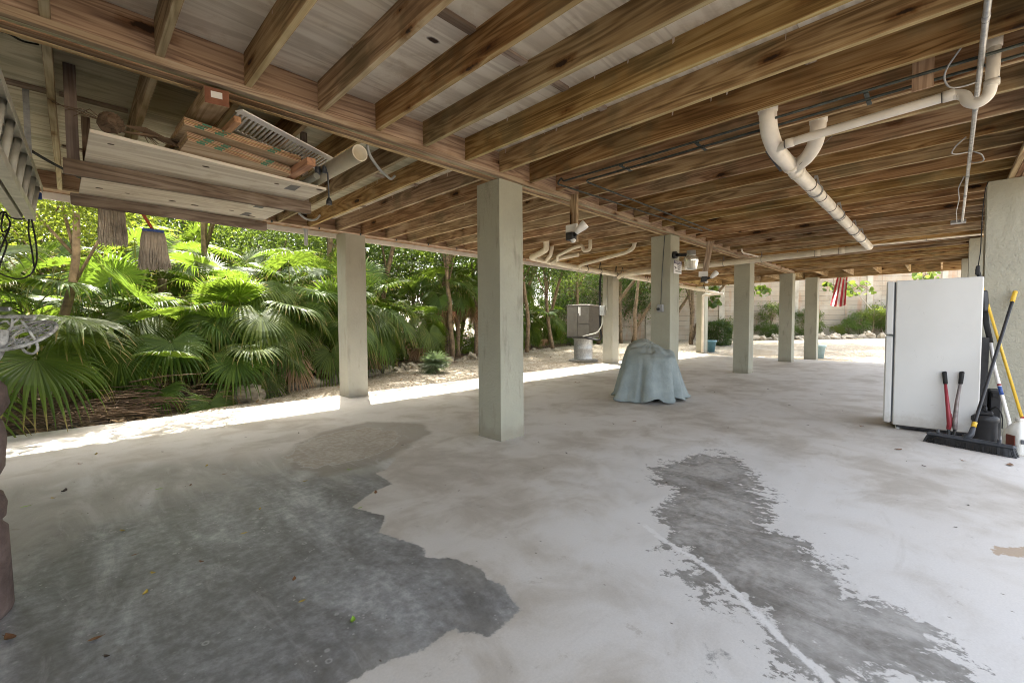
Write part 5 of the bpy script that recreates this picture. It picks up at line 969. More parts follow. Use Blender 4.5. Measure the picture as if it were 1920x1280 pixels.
k = MB(); k.tube(pipe_path([(.02, 0, .268), (.055, 0, .262), (.088, 0, .20), (.075, 0, .165)], .03, 4), .013, 10); part('handle', k.mesh('handle', M_JUG), t)
k = MB(); k.box((-.030, -.0835, .085), (.020, -.0795, .135)); part('silver_label', k.mesh('silver_label', M_STEEL), t); k = MB(); k.box((-.064, -.0832, .10), (-.040, -.0796, .135)); part('dark_label', k.mesh('dark_label', M_DKGREY), t)
k = MB(); k.box((-.0842, -.05, .06), (-.0797, .02, .16)); part('red_label', k.mesh('red_label', simple('brown_red_label', (.16, .035, .02, 1), .5)), t)
k = MB(); k.tube([(0, 0, .295), (.015, -.015, .305), (.03, -.02, .32)], .004, 5); k.tube([(0, 0, .295), (-.01, -.02, .31), (.01, -.04, .318)], .004, 5); part('tied_ribbon', k.mesh('tied_ribbon', simple('red_ribbon', (.5, .06, .06, 1), .6)), t)
# bolt cutter
def infr(x, y, off):                           # point on the refrigerator side at an image position, off metres in front
    n = Ff.to_3x3() @ Vector((0, 1, 0)); d = Vector(tuple(ray(x, y))); o = Vector((0, 0, EYE)); tt = (C0-o).dot(n)/d.dot(n); p = o+d*tt; return p-n*off
bc = thing('bolt_cutter', infr(1783, 809, .1)*1, 'red handled bolt cutter leaning upright against the refrigerator side', 'bolt cutter'); bc.location.z = 0
def bp(x, y):
    f_ = max(0, min(1, (812-y)/115)); p = infr(x, y, .13*(1-f_)+.02); return p
for xs_, mt in (((1770, 1772, 1775.5, 1779, 1777), M_RED), ((1803, 1800, 1793, 1788.5, 1789), simple('scuffed_steel', (.26, .22, .21, 1), .5, .3, var=.3, nscale=20))):
    k = MB(); k.tube([bp(xs_[0], 696), bp(xs_[0]+.6, 697), bp(xs_[1]+.3, 718), bp(xs_[1]+.4, 719)], [.010, .0175, .0165, .012], 12); k.build('grip', M_RUBBER, bc)
    a, b_, c_, d_ = bp(xs_[1], 718), bp(xs_[2], 752), bp(xs_[3], 790), bp(xs_[4], 800)
    k = MB(); k.tube([a, b_, c_, d_], [.0115, .015, .020, .017], 10); k.build('lever', mt, bc)
k = MB(); k.bar(bp(1778.5, 772), bp(1780, 792), .038, .020, ch=.004); k.bar(bp(1790, 781), bp(1787, 794), .03, .02, ch=.004); k.build('red_block', M_RED, bc)
k = MB(); k.bar(bp(1777, 793), bp(1778, 812), .022, .018, ch=.004); k.bar(bp(1790, 793), bp(1786, 812), .022, .018, ch=.004); k.build('jaw', M_BLACK, bc)
# cord hanging by the right pillar
cp = [atX(x, y, 6.235) for x, y in ((1853, 341), (1848, 352), (1842, 400), (1840, 440), (1839, 470), (1834, 498))]; t = thing('power_lead', cp[0], 'dark thin cord hanging down the edge of the stucco pillar', 'cord'); k = MB(); k.tube(pipe_path(cp, .1, 4), .0045, 6); k.build('flex', M_RUBBER, t); k = MB(); k.bar(cp[-1], cp[-1]+Vector((0, .004, -.09)), .03, .03, ch=.006); k.build('plug', M_BLACK, t)
# ---------------------------------------------------------------- covered machine under the tarpaulin
tc_ = Vector((5.93, 3.02, 0)); t = thing('tarpaulin', tc_, 'pale blue grey tarpaulin draped over a squat machine in the middle of the floor', 'tarpaulin')
def tarp_mesh():
    na, nr = 128, 40; V = []; F = []; q = random.Random(4); ph = [q.uniform(0, 6.28) for _ in range(8)]
    fold = []
    for k_ in range(9): fold.append((k_*.698+q.uniform(-.16, .16), q.uniform(.12, .24), q.uniform(.5, 1.25)))
    for i in range(nr+1):
        s_ = i/nr
        for j in range(na):
            a = 2*math.pi*j/na; ca, sa = math.cos(a), math.sin(a)
            rs = (.335+.03*math.cos(2*(a-1.0)))*(1/max(abs(math.cos(a-.3)), abs(math.sin(a-.3))))**.42; rh = .535+.04*math.cos(2*a+.6)+.03*math.cos(3*a+2)
            fd = 0
            for (f0, fw_, fh) in fold:
                dd = (a-f0+math.pi) % (2*math.pi)-math.pi; fd += fh*math.exp(-(dd/fw_)**2)
            fd -= .55
            if s_ < .42:
                tt = s_/.42; r = rs*tt; x, y = r*ca, r*sa
                z = .66+.205*math.exp(-(((x-.06)/.36)**2+((y-.17)/.28)**2))+.055*math.exp(-(((x+.12)/.10)**2+((y+.20)/.09)**2))+.05*math.exp(-(((x-.12)/.09)**2+((y+.26)/.08)**2))-.035*tt**3
                z -= .03*max(0, fd)*tt**2
            else:
                tt = min(1, (s_-.42)/.58); x0, y0 = rs*ca, rs*sa; z0 = .66+.205*math.exp(-(((x0-.06)/.36)**2+((y0-.17)/.28)**2))+.055*math.exp(-(((x0+.12)/.10)**2+((y0+.20)/.09)**2))+.05*math.exp(-(((x0-.12)/.09)**2+((y0+.26)/.08)**2))-.035-.03*max(0, fd)
                fl = tt**.75; r = rs+(rh-rs)*(.35*math.sqrt(tt)+.65*tt)+.125*fd*fl; r += .004*math.sin(a*29+ph[0])*tt*tt-.05*math.exp(-((((a-4.5+math.pi) % 6.283)-math.pi)/.10)**2)*fl-.06*math.exp(-((((a-3.35+math.pi) % 6.283)-math.pi)/.09)**2)*fl-.05*math.exp(-((((a-5.3+math.pi) % 6.283)-math.pi)/.08)**2)*fl
                hem = .012+.05*max(0, math.sin(a*3+ph[1]))**2*(1 if fd < .2 else .3)+(.07*math.exp(-((((a-3.75+math.pi) % 6.283)-math.pi)/.22)**2)); z = z0+(hem-z0)*(1-(1-tt)**1.12); x, y = r*ca, r*sa
                if tt > .93: r += .02; x, y = r*ca, r*sa
            lump = .009*math.sin(x*19+ph[3])*math.sin(y*17+ph[4])+.012*math.sin(x*37+y*23+ph[5]); V.append((x*(1+.4*lump), y*(1-.4*lump), z+(lump if s_ < .7 else lump*(1-s_)*3)+.004*math.sin(a*17+ph[2]+s_*9)+q.uniform(-.0015, .0015)))
    for i in range(nr):
        for j in range(na): F.append((i*na+j, i*na+(j+1) % na, (i+1)*na+(j+1) % na, (i+1)*na+j))
    k = MB(); k.add(V, F, 0, True); return k
m = NT('tarpaulin_cloth'); v = m.coord('Object'); n = m.noise(v, 4, 5, .65); sxx = m.n('SeparateXYZ'); m.l(v, sxx.inputs[0])
du = m.noise(v, 2.2, 4, .6); c = m.ramp(n, [(.3, (.20, .24, .24, 1)), (.55, (.265, .31, .31, 1)), (.8, (.34, .385, .38, 1))]); dust = m.step(m.math('ADD', sxx.outputs['Z'], m.math('MULTIPLY_ADD', du, .5, -.25)), .5, .85); c = m.mix(m.math('MULTIPLY', dust, .6), c, (.27, .275, .225, 1))
m.base(c); m.rough(.8); m.bump(m.math('ADD', m.noise(v, 60, 5, .7), m.math('ADD', m.math('MULTIPLY', m.noise(v, 14, 4, .6), 1.5), m.math('MULTIPLY', m.math('ABSOLUTE', m.math('SUBTRACT', m.noise(m.coord('Object', (1, 1, .45)), 5.5, 5, .6, .8), .5)), 4))), .5, .008); M_TARP = m.mat
o = part('cloth', tarp_mesh().mesh('cloth', M_TARP), t); 
sf = o.modifiers.new('thickness', 'SOLIDIFY'); sf.thickness = .003
mc = thing('covered_machine', tc_, 'dark machine just showing below the raised hem of the tarpaulin', 'machine'); k = MB(); k.box((-.20, -.20, .05), (.22, .22, .56), ch=.05); part('casing', k.mesh('casing', M_BLACK), mc)
for sx_ in (-.17, .17):
    k = MB(); k.lathe([(0, -.03), (.10, -.03), (.11, 0), (.10, .03), (0, .03)], 18, M=Matrix.Translation((sx_, -.17, .11)) @ Matrix.Rotation(math.pi/2, 4, 'Y')); part('wheel', k.mesh('wheel', M_RUBBER), mc)
# ---------------------------------------------------------------- pots and flag
def pot(x, y, z, r, h, mat, label, rz=0, tilt=0):
    t = thing('plant_pot', (x, y, z), label, 'plant pot'); t.rotation_euler = (tilt, 0, rz); k = MB(); k.lathe([(0, 0), (r*.68, 0), (r*.95, h*.85), (r*1.04, h*.86), (r*1.06, h), (r*.95, h), (r*.9, h*.8), (r*.62, .03), (0, .03)], 26); part('pot', k.mesh('pot', mat), t); k = MB(); k.lathe([(0, h*.78), (r*.88, h*.78)], 18); part('soil', k.mesh('soil', M_SOIL), t); return t
M_TEAL = simple('teal_glaze', (.12, .26, .32, 1), .4, var=.12); M_PALEB = simple('pale_blue_glaze', (.36, .50, .53, 1), .4, var=.1)
p = atX(1333, 645, 17.6); pot(17.5, p.y, gz(17.5, p.y), .24, .45, M_TEAL, 'teal blue pot beside the downspout pillar and hedge')
p = atX(1534, 654, 16.9); pot(16.9, p.y-.02, gz(16.9, p.y), .19, .42, M_PALEB, 'pale blue pot half hidden by the farthest middle pillar')
p = atz(540, 724, gz(3, 8.9)); pot(p.x, p.y, p.z+.05, .16, .24, simple('terracotta', (.42, .17, .09, 1), .8, var=.15), 'tipped terracotta pot among the rocks left of the sunlit pillar', tilt=.5)
FX = 16.45; f0 = atX(1586, 520, FX); fl = thing('flag', f0, 'red and white striped flag drooping from the far rim of the house', 'flag')
k = MB(); nu, nv = 14, 26; wdt, hh = .40, .92
vs = []
for j in range(nv+1):
    for i in range(nu+1):
        u_, v_ = i/nu, j/nv; x = .07*math.sin(u_*9+v_*2)*(.4+v_*.6); vs.append((f0.x+x, f0.y+.18-(u_-.1)*wdt*(.62+.38*v_)+.16*v_, f0.z+.10-v_*hh+.10*u_*v_*0-.06*math.sin(u_*3)))
stripe = [0, 1]
for j in range(nv):
    for i in range(nu): k.add([vs[j*(nu+1)+i], vs[j*(nu+1)+i+1], vs[(j+1)*(nu+1)+i+1], vs[(j+1)*(nu+1)+i]], [(0, 1, 2, 3)], (i//2) % 2, True)
k.build('cloth', [simple('red_flag_cloth', (.55, .05, .07, 1), .8), simple('white_flag_cloth', (.78, .74, .72, 1), .8)], fl)
k = MB(); k.tube([(FX-.13, f0.y+.22, f0.z+.22), (FX+.03, f0.y-.62, f0.z-.98)], .010, 8); k.build('pole', M_ALU, fl)
# white downspout on the far outer pillar
t = thing('downspout', (16.9, 6.3, .2), 'white downspout pipe strapped to the far outer pillar', 'downspout'); yy = atX(1318, 600, 16.86).y
k = MB(); k.tube(pipe_path([(16.85, 5.72, 2.17), (16.85, yy, 2.15), (16.85, yy, 2.0), (16.85, yy, gz(17, 6)+.03)], .06, 5), .045, 12); k.build('pipe', M_PVCW, t)
# ---------------------------------------------------------------- hanging plywood shelf and what lies on it
def prism(k, pts, dz, mi=0):                    # horizontal polygon pts (counter-clockwise from above) raised by dz
    n = len(pts); lo = [Vector(p) for p in pts]; hi = [p+Vector((0, 0, dz)) for p in lo]
    k.add(lo+hi, [tuple(range(n))[::-1], tuple(range(n, 2*n))]+[(i, (i+1) % n, n+(i+1) % n, n+i) for i in range(n)], mi)
ZS = 2.10
sh = thing('hanging_shelf', (.7, 3.9, ZS), 'pale plywood shelf hung under the joists on two grey weathered boards', 'shelf')
k = MB(); prism(k, [(.091, 3.122, ZS), (1.347, 3.251, ZS), (1.296, 4.655, ZS), (.061, 4.655, ZS)], .018); k.build('panel', M_SHELF, sh)
k = MB(); k.bar((-.012, 3.70, ZS-.0465), (1.385, 3.665, ZS-.0465), .038, .09, ch=.003); k.build('crossboard', W_GREY, sh)
k = MB(); k.bar((.015, 4.62, ZS-.044), (1.335, 4.635, ZS-.044), .038, .085, ch=.003); k.build('crossboard', W_GREY, sh)
WZ = wood('weathered_post', 'Z', ((.13, .09, .07, 1), (.26, .19, .15, 1), (.36, .29, .24, 1)))
for x, y, w_ in ((.005, 3.735, .055), (.09, 4.59, .05), (1.29, 4.585, .05), (1.345, 3.72, .05)):
    k = MB(); k.box((x, y, ZS-.05 if y < 4 else ZS+.0185), (x+w_, y+.02, PZ-.002), ch=.002); k.build('hanger', WZ, sh)
M_TAPE = simple('grey_tape', (.13, .13, .12, 1), .5, var=.1)
for q4 in (((546, 347), (564, 350), (552, 358), (532, 354)), ((487, 382), (502, 385), (491, 391), (474, 388)), ((461, 398), (473, 400), (464, 405), (449, 403))):
    k = MB(); prism(k, [atz(x, y, ZS-.0015) for x, y in q4], .0012); k.build('tape_patch', M_TAPE, sh)
k = MB(); q = random.Random(3)
for x, y in ((208, 271), (386, 313), (519, 345), (186, 353), (264, 343), (239, 363), (319, 354), (323, 377), (397, 368), (440, 377), (365, 385), (434, 395), (599, 356)):
    p = atz(x, y, ZS-.0014); r_ = q.uniform(.008, .018); prism(k, [(p.x+r_*1.5*math.cos(a*.785), p.y+r_*math.sin(a*.785), p.z) for a in range(8)], .0011)
k.build('knot_plug', simple('dark_knot', (.10, .062, .03, 1), .8, var=.4), sh)
def pile(name, pl, pr, z, th, dy, layers, label, cat, yoff=0, lay_cols=True):
    a, b = atz(pl[0], pl[1], z), atz(pr[0], pr[1], z); t = thing(name, (a+b)/2, label, cat)
    for i in range(layers):
        k = MB(); z0 = z+i*th; j = Vector((0, .012*(i % 2)+.004*i, 0)); prism(k, [Vector((a.x, a.y, z0))+j, Vector((b.x, b.y, z0))+j, Vector((b.x-.03, b.y+dy, z0)), Vector((a.x-.03, a.y+dy, z0))], th-.0018); k.build('plywood_sheet', W_NEW, t)
        k = MB(); e = Vector((0, -.0006, 0))
        d_ = (b-a); L_ = d_.length; d_.normalize()
        for f0, f1 in ((.0, 1.),): k.add([a+j+e+Vector((0, 0, i*th+th*.35)), b+j+e+Vector((0, 0, i*th+th*.35)), b+j+e+Vector((0, 0, i*th+th*.6)), a+j+e+Vector((0, 0, i*th+th*.6))], [(0, 1, 2, 3)])
        k.build('glue_line', bpy.data.materials.get('red_brown_veneer') or simple('red_brown_veneer', (.20, .07, .04, 1), .8), t)
        for f0 in (.07, .22, .66):
          k = MB(); k.add([a+j+e*2+d_*L_*(f0+.03*i)+Vector((0, 0, i*th+.001)), a+j+e*2+d_*L_*(f0+.07+.03*i)+Vector((0, 0, i*th+.001)), a+j+e*2+d_*L_*(f0+.07+.03*i)+Vector((0, 0, (i+1)*th-.003)), a+j+e*2+d_*L_*(f0+.03*i)+Vector((0, 0, (i+1)*th-.003))], [(0, 1, 2, 3)])
          k.build('edge_mark', bpy.data.materials.get('green_edge_paint') or simple('green_edge_paint', (.05, .16, .10, 1), .7), t)
    return t
pile('plywood_pile', (346, 233), (566, 305), 2.19, .0145, 1.0, 3, 'upper pile of plywood offcuts with red and green edges on the shelf', 'plywood')
pile('plywood_pile', (352, 263), (546, 327), 2.1205, .0145, .95, 4, 'lower pile of plywood offcuts resting directly on the shelf panel', 'plywood')
a = atz(384, 192, 2.335); b = atz(430, 202, 2.335); t = thing('timber_post', a, 'short square timber post with a white tag on its reddish end, above the plywood', 'timber')
k = MB(); prism(k, [a, b, b+Vector((-.03, .75, 0)), a+Vector((-.03, .75, 0))], .088); k.build('post', wood('post_lumber', 'Y', ((.30, .19, .09, 1), (.50, .35, .19, 1), (.60, .46, .29, 1)), knots=False), t)
k = MB(); e = Vector((0, -.0012, 0)); k.add([a+e, b+e, b+e+Vector((0, 0, .088)), a+e+Vector((0, 0, .088))], [(0, 1, 2, 3)]); k.build('end_grain', simple('red_end_paint', (.25, .10, .055, 1), .8, var=.2), t)
k = MB(); e = Vector((0, -.0022, 0)); d_ = b-a; k.add([a+e+d_*.25+Vector((0, 0, .035)), a+e+d_*.72+Vector((0, 0, .035)), a+e+d_*.72+Vector((0, 0, .07)), a+e+d_*.25+Vector((0, 0, .07))], [(0, 1, 2, 3)]); k.build('white_tag', M_WHITE, t)
a = atz(446, 224, 2.24); t = thing('lumber_offcut', a, 'small pale lumber offcut beside the post and the slotted white grille', 'timber'); k = MB(); k.bar(a, a+Vector((-.03, .6, .0)), .035, .035, ch=.003); k.build('stick', W_ORANGE, t)
# slotted white grille
a, b = atz(451, 204, 2.31), atz(629, 299, 2.31); d_ = (b-a); L_ = d_.length; d_.normalize(); t = thing('slotted_grille', a, 'long white plastic slotted grille strip on the shelf under the main beam', 'grille')
k = MB(); yv = Vector((-.02, 1, 0)).normalized(); nb = 27
k.bar(a+yv*.028, b+yv*.028, .055, .008, ch=.001)
for i in range(nb): p = a+d_*(L_*(i+.3)/(nb-.4)); k.bar(p+yv*.056, p+yv*.285, .011, .007)
k.bar(a+yv*.297, b+yv*.297, .022, .0075); k.build('strip', M_WHITE, t)
# pipe, orange bar, grey tube and the dangling socket lead
a = atz(675, 287, 2.205); t = thing('pipe_offcut', a, 'cream plastic pipe offcut with its open end sticking out over the shelf end', 'pipe')
k = MB(); bq = a+Vector((-.03, 1.3, 0)); n_ = 20; k.tube([a, bq], .052, n_, caps=False); k.tube([a, bq], .046, n_, caps=False)
V0 = len(k.v)//2
for j in range(n_): k.f.append((j, (j+1) % n_, V0+(j+1) % n_, V0+j)); k.m.append(0); k.sm.append(False)
k.build('tube', M_PVC, t)
a = atz(584, 303, 2.16); t = thing('orange_timber', a, 'orange stained square timber end beside the plywood pile', 'timber'); k = MB(); k.bar(a, a+Vector((-.03, .9, -.0)), .055, .05, ch=.003); k.build('bar', W_ORANGE, t)
a = atz(594, 330, 2.145); t = thing('grey_tube', a, 'dull grey tube lying between the orange timber and the cream pipe', 'pipe'); k = MB(); k.tube([a, a+Vector((-.02, .95, -.0))], .022, 12); k.build('tube', simple('dull_grey_green_tube', (.22, .22, .18, 1), .6), t)
a = atz(596, 321, 2.19); t = thing('socket_lead', a, 'black plug adaptor on the shelf with a socket dangling from its short lead', 'cable')
k = MB(); k.tube([a+Vector((-.02, .0, 0)), a+Vector((.012, -.01, 0))], .030, 16); a2 = atz(608, 318, 2.19); k.tube([a2+Vector((-.012, 0, 0)), a2+Vector((.015, -.01, 0))], .027, 16); k.build('adaptor', M_DKGREY, t)
s1 = atY(617, 374, a2.y-.02); k = MB(); k.tube(pipe_path([a2+Vector((.01, -.02, -.01)), Vector((s1.x-.005, s1.y, a2.z-.03)), s1], .03, 5), .005, 6); k.build('lead', M_DKGREY, t); k = MB(); k.tube([s1+Vector((0, 0, .01)), s1-Vector((0, 0, .01)), s1-Vector((0, 0, .035))], [.010, .019, .020], 12); k.build('socket', M_BLACK, t)
# dried palm cuttings
a = atz(209, 240, 2.15); t = thing('dried_palm_knot', a, 'dry brown knotted palm cutting lying at the near left corner of the shelf', 'dried palm'); k = MB(); q = random.Random(6); k.blob((0, 0, .02), (.05, .05, .045), 3, .3)
for _ in range(70):
    aa, bb = q.uniform(0, 6.28), q.uniform(-.8, .8); k.tube([(.05*math.cos(aa+i*.5)*math.cos(bb+i*.1), .05*math.sin(aa+i*.5)*math.cos(bb), .02+.048*math.sin(bb+i*.2)) for i in range(5)], .003, 4)
part('knot', k.mesh('knot', M_TWIG), t); k = MB()
for i in range(16): 
    b_ = q.uniform(.05, .42); k.tube([(.03, .02, 0), (.10+b_*.5, .03+.05*q.random(), .03), (.10+b_, .05+.1*q.random(), -.01)], [.005, .004, .001], 4)
for i in range(4): k.tube([(-.02, 0, .02), (-.08-.03*i, .02*i, .07), (-.14-.03*i, .05, .03+.02*i)], .0025, 4)
k.add([(.04, 0, .03), (.14, .01, .05), (.25, .03, .02), (.30, .05, -.01), (.24, .05, .0), (.13, .05, .03)], [(0, 1, 2, 3, 4, 5)]); part('dry_frond', k.mesh('dry_frond', M_TWIG), t)
# black hose along the joists at upper left
t = thing('black_hose', atz(45, 275, 2.4), 'thin black hose slung from the ladder towards the shelf', 'hose'); k = MB(); k.tube(pipe_path([atz(42, 273, 2.42), atz(90, 302, 2.40), atz(160, 338, 2.42), atz(175, 350, 2.5)], .2, 5), .011, 8); k.build('hose', M_RUBBER, t)
t = thing('black_wire', atz(5, 58, 2.44), 'thin black wire stapled along the beam at the top left corner', 'cable'); k = MB(); k.tube(pipe_path([atz(-20, 55, 2.44), atz(15, 62, 2.50), atz(40, 78, 2.52), atz(72, 84, 2.56)], .1, 5), .005, 6); k.build('wire', M_RUBBER, t)
# mops
def mop(px0, px1, py0, py1, Y, flare, label, band, handle):
    a, b = atY(px0, py0, Y), atY(px1, py0, Y); zb = atY((px0+px1)/2, py1, Y).z; c = (a+b)/2; wd_ = (b-a).length; t = thing('string_mop', (c.x, Y, c.z), label, 'mop'); k = MB(); q = random.Random(int(px0))
    for i in range(150):
        u_ = (i % 50)/49-.5; r_ = (i//50-1); p0 = Vector((c.x+u_*wd_, Y+r_*.018+q.uniform(-.008, .008), c.z)); L_ = (c.z-zb)*q.uniform(.86, 1.05); pts = []
        wb = q.uniform(0, 6.28)
        for j in range(7):
            tt = j/6; pts.append(p0+Vector((u_*wd_*flare*tt**.7+.005*math.sin(wb+tt*7)*tt, r_*.03*tt+.005*math.cos(wb*2+tt*6)*tt, -L_*tt)))
        k.tube(pts, [.0042*q.uniform(.8, 1.2)]*6+[.003], 4)
    k.build('strings', simple('mop_string', (.50, .43, .35, 1), .95, var=.35, nscale=6) if 'mop_string' not in bpy.data.materials else bpy.data.materials['mop_string'], t)
    k = MB(); k.box((c.x-wd_/2-.004, Y-.032, c.z-.008), (c.x+wd_/2+.004, Y+.032, c.z+.018), ch=.005); k.build('clamp', band, t)
    k = MB(); k.tube([c+Vector((0, 0, .01)), handle], .012, 10); k.build('handle', bpy.data.materials.get('orange_red_handle') or simple('orange_red_handle', (.52, .10, .04, 1), .5), t)
mop(186, 232, 388, 458, 4.72, .12, 'grey string mop head hanging behind the lower shelf board, left of the blue clamped mop', M_GREYP, Vector((.20, 4.74, 2.62)))
mop(268, 306, 434, 505, 4.72, .50, 'grey string mop with a blue clamp and an orange red handle under the shelf', M_BLUE, atY(252, 385, 4.70)+Vector((-.10, .02, .25)))
# ---------------------------------------------------------------- aluminium ladder hung on edge
ld = thing('extension_ladder', (-.2, 3.2, 1.92), 'pale aluminium extension ladder hung on edge under the joists at far left', 'ladder')
def lp(Y, f, off): # f: 0 bottom rail .. 1 top rail
    return Vector((-.204+(Y-4.97)*.0224+f*.043+off, Y, 1.935+f*.265))
for sname, off in (('fixed_section', .0), ('sliding_section', -.068)):
    k = MB(); y0, y1 = .9, 5.03
    for f in (0, 1): 
        k.bar(lp(y0, f, off), lp(y1, f, off), .052, .022, ch=.002); 
        for sd_ in (-1, 1): k.bar(lp(y0, f, off)+Vector((sd_*.024, 0, (.02 if f == 0 else -.02))), lp(y1, f, off)+Vector((sd_*.024, 0, (.02 if f == 0 else -.02))), .004, .05)
    sec = k.build(sname, M_ALU, ld)
    y = 1.1
    while y < 5.0:
        k = MB(); k.tube([lp(y, .04, off), lp(y, .96, off)], .017, 8); k.build('rung', M_ALU, sec); y += .30
k = MB(); k.box((-.196, 5.0, 2.10), (-.14, 5.045, 2.15), ch=.004); k.build('end_cap', M_BLUE, ld)
k = MB(); k.bar((-.19, 1.6, 2.235), (-.19, 1.6, 2.67), .03, .004, up=(0, 1, 0)); k.build('hanger', M_STEEL, ld); k = MB(); k.bar((-.17, 4.3, 2.23), (-.17, 4.3, 2.67), .03, .004, up=(0, 1, 0)); k.build('hanger', M_STEEL, ld)
t = thing('black_rope', lp(4.9, 0, 0), 'black rope looped over the end of the ladder and hanging down in loops', 'rope'); Yr = 4.95
for pl in ([(50, 400), (57, 402), (62, 425), (68, 455), (70, 490), (60, 515), (38, 524), (15, 520), (-15, 505)], [(56, 402), (53, 420), (54, 440), (60, 470), (64, 500)], [(-10, 425), (0, 400), (8, 395), (18, 408), (35, 412), (56, 408)], [(8, 396), (2, 420), (4, 438), (18, 428), (20, 416), (10, 402)], [(4, 438), (14, 455), (10, 470), (2, 490), (-8, 520)], [(18, 428), (8, 450), (0, 470), (-8, 490)]):
    k = MB(); k.tube(pipe_path([atY(x, y, Yr+.004*i) for i, (x, y) in enumerate(pl)], .08, 4), .0055, 7); k.build('rope', M_RUBBER, t)
# ---------------------------------------------------------------- cast metal chair and carved stone pedestal at the left edge
M_CAST = simple('flaking_white_cast_metal', (.46, .45, .42, 1), .6, .0, var=.5, nscale=30, bump=.3)
def rp(px, py, t_): v = ray(px, py)*t_; return Vector((v[0], v[1], v[2]+EYE))
D_ = 2.02; cc = rp(44, 628, D_); ra = Vector(tuple(_rt)); up_ = Vector(tuple(-_d2)); fw_ = Vector(tuple(_fw)); RR = 47/FPX*D_; bv = (up_*.58+fw_*.815).normalized(); nv_ = ra.cross(bv)
ch = thing('cast_metal_chair', (cc.x-.25, cc.y+.05, 0), 'flaking white openwork cast metal patio chair with a round scrollwork seat at far left', 'patio chair')
def disc(a, r): return cc+(ra*math.cos(a)+bv*math.sin(a))*r*RR
def ring(k, c, ax, ay, r, tr, n=20, nt_=6, a0=0, a1=6.2832):
    k.tube([c+(ax*math.cos(a0+(a1-a0)*i/n)+ay*math.sin(a0+(a1-a0)*i/n))*r for i in range(n+1)], tr, nt_)
k = MB(); ring(k, cc, ra, bv, RR, .0075, 40, 8); ring(k, cc, ra, bv, RR*.88, .0035, 36); ring(k, cc, ra, bv, RR*.30, .004, 20)
for i in range(14):
    a = i*6.2832/14; ring(k, disc(a, .71), ra, bv, RR*.135, .003, 12, 5); k.tube([disc(a+.1, .30), disc(a+.22, .45), disc(a+.05, .56), disc(a-.1, .50)], .003, 5); k.tube([disc(a+.22, .86), disc(a+.22, .62), disc(a+.34, .52)], .0027, 5)
    k.tube([disc(a, .3), disc(a-.16, .42), disc(a-.2, .56)], .0027, 5)
k.build('seat', M_CAST, ch)
k = MB(); g_ = lambda pts, t_: [rp(x, y, t_) for x, y in pts]
k.tube(pipe_path(g_([(40, 600), (55, 620), (68, 640), (72, 655), (62, 664), (46, 660), (38, 645), (46, 634), (56, 640), (54, 652)], 1.98), .03, 4), .0055, 8); k.tube(pipe_path(g_([(66, 594), (62, 600), (44, 600)], 1.98), .02), .006, 8)
k.bar(rp(-60, 594, 1.98), rp(66, 593.5, 1.98), .012, .016, ch=.002); k.tube(pipe_path(g_([(0, 606), (12, 600), (20, 610), (26, 604), (34, 598)], 1.98), .02), .0045, 7); k.tube(g_([(24, 596), (22, 612), (10, 626), (2, 640)], 1.98), .0055, 7); k.tube(pipe_path(g_([(18, 638), (28, 626), (44, 616), (50, 622)], 1.98), .02), .0038, 6); k.tube(pipe_path(g_([(-5, 648), (20, 652), (30, 640), (22, 630), (14, 640)], 1.98), .02), .0038, 6)
k.build('arm_scroll', M_CAST, ch)
k = MB(); lg = [rp(8, 618, 1.96), rp(6, 640, 1.96), rp(-2, 664, 1.96), rp(-30, 700, 1.97)]; lg.append(Vector((lg[-1].x-.02, lg[-1].y, .012))); k.tube(pipe_path(lg, .05, 4), [.017]*len(pipe_path(lg, .05, 4)), 8); k.build('leg', M_CAST, ch)
k = MB(); a_ = rp(-46, 596, 1.98); k.tube([a_, Vector((a_.x-.01, a_.y, .012))], .014, 8); k.build('leg', M_CAST, ch)
k = MB(); a_ = disc(3.0, .9); k.tube([a_, Vector((a_.x-.16, a_.y-.02, .5)), Vector((a_.x-.2, a_.y, .012))], .013, 8); k.build('leg', M_CAST, ch)
t = thing('metal_rail', rp(0, 579, 2.3), 'short grey metal bar end behind the cast metal chair', 'bar'); k = MB(); k.bar(rp(-90, 579, 2.3), rp(20, 579, 2.3), .014, .022, ch=.003); a_ = rp(-70, 581, 2.3); k.tube([a_, Vector((a_.x, a_.y, .01))], .014, 8); k.build('bar', M_STEEL, t)
m = NT('brown_carved_stone'); v = m.coord('Object'); n = m.noise(v, 9, 6, .65); m.base(m.ramp(n, [(.3, (.075, .05, .042, 1)), (.55, (.15, .105, .09, 1)), (.8, (.24, .18, .155, 1))])); m.rough(.9); m.bump(m.noise(v, 30, 6, .7), .9, .015); M_STATUE = m.mat
_v = ray(17, 900); _az = math.atan2(_v[1], _v[0])+math.asin(.15/2.6); sc_ = Vector((2.6*math.cos(_az), 2.6*math.sin(_az), 0)); ed = .15
t = thing('stone_pedestal', sc_, 'brown carved stone pedestal of stacked rounded blocks cut off by the left edge', 'pedestal'); rs_ = ed/1.04
zz = lambda py: max(0, (sc_+Vector((0, 0, 0)) and atX(10, py, sc_.x+rs_*.6).z))
P_ = [(1085, .97), (1078, 1.0), (1000, 1.0), (945, .98), (938, .90), (932, .88), (926, .97), (905, 1.03), (893, .98), (886, .80), (870, .78), (862, .92), (850, 1.0), (830, 1.02), (800, 1.06), (780, 1.0), (770, .92), (762, 1.0), (748, 1.1), (720, 1.05), (705, .9), (694, .7)]
k = MB(); wb = lambda a, z: 1+.03*math.sin(a*3+z*9)+.015*math.sin(a*7+z*23)
H0 = atY(10, 694, sc_.y).z; Hb_ = 0
prof = [(0, 0)]+[(rs_*r_, max(0, H0*(1085-py)/(1085-694))) for py, r_ in P_]+[(0, H0*1.01)]
k.lathe(prof, 36, wob=wb); part('stacked_blocks', k.mesh('stacked_blocks', M_STATUE), t)
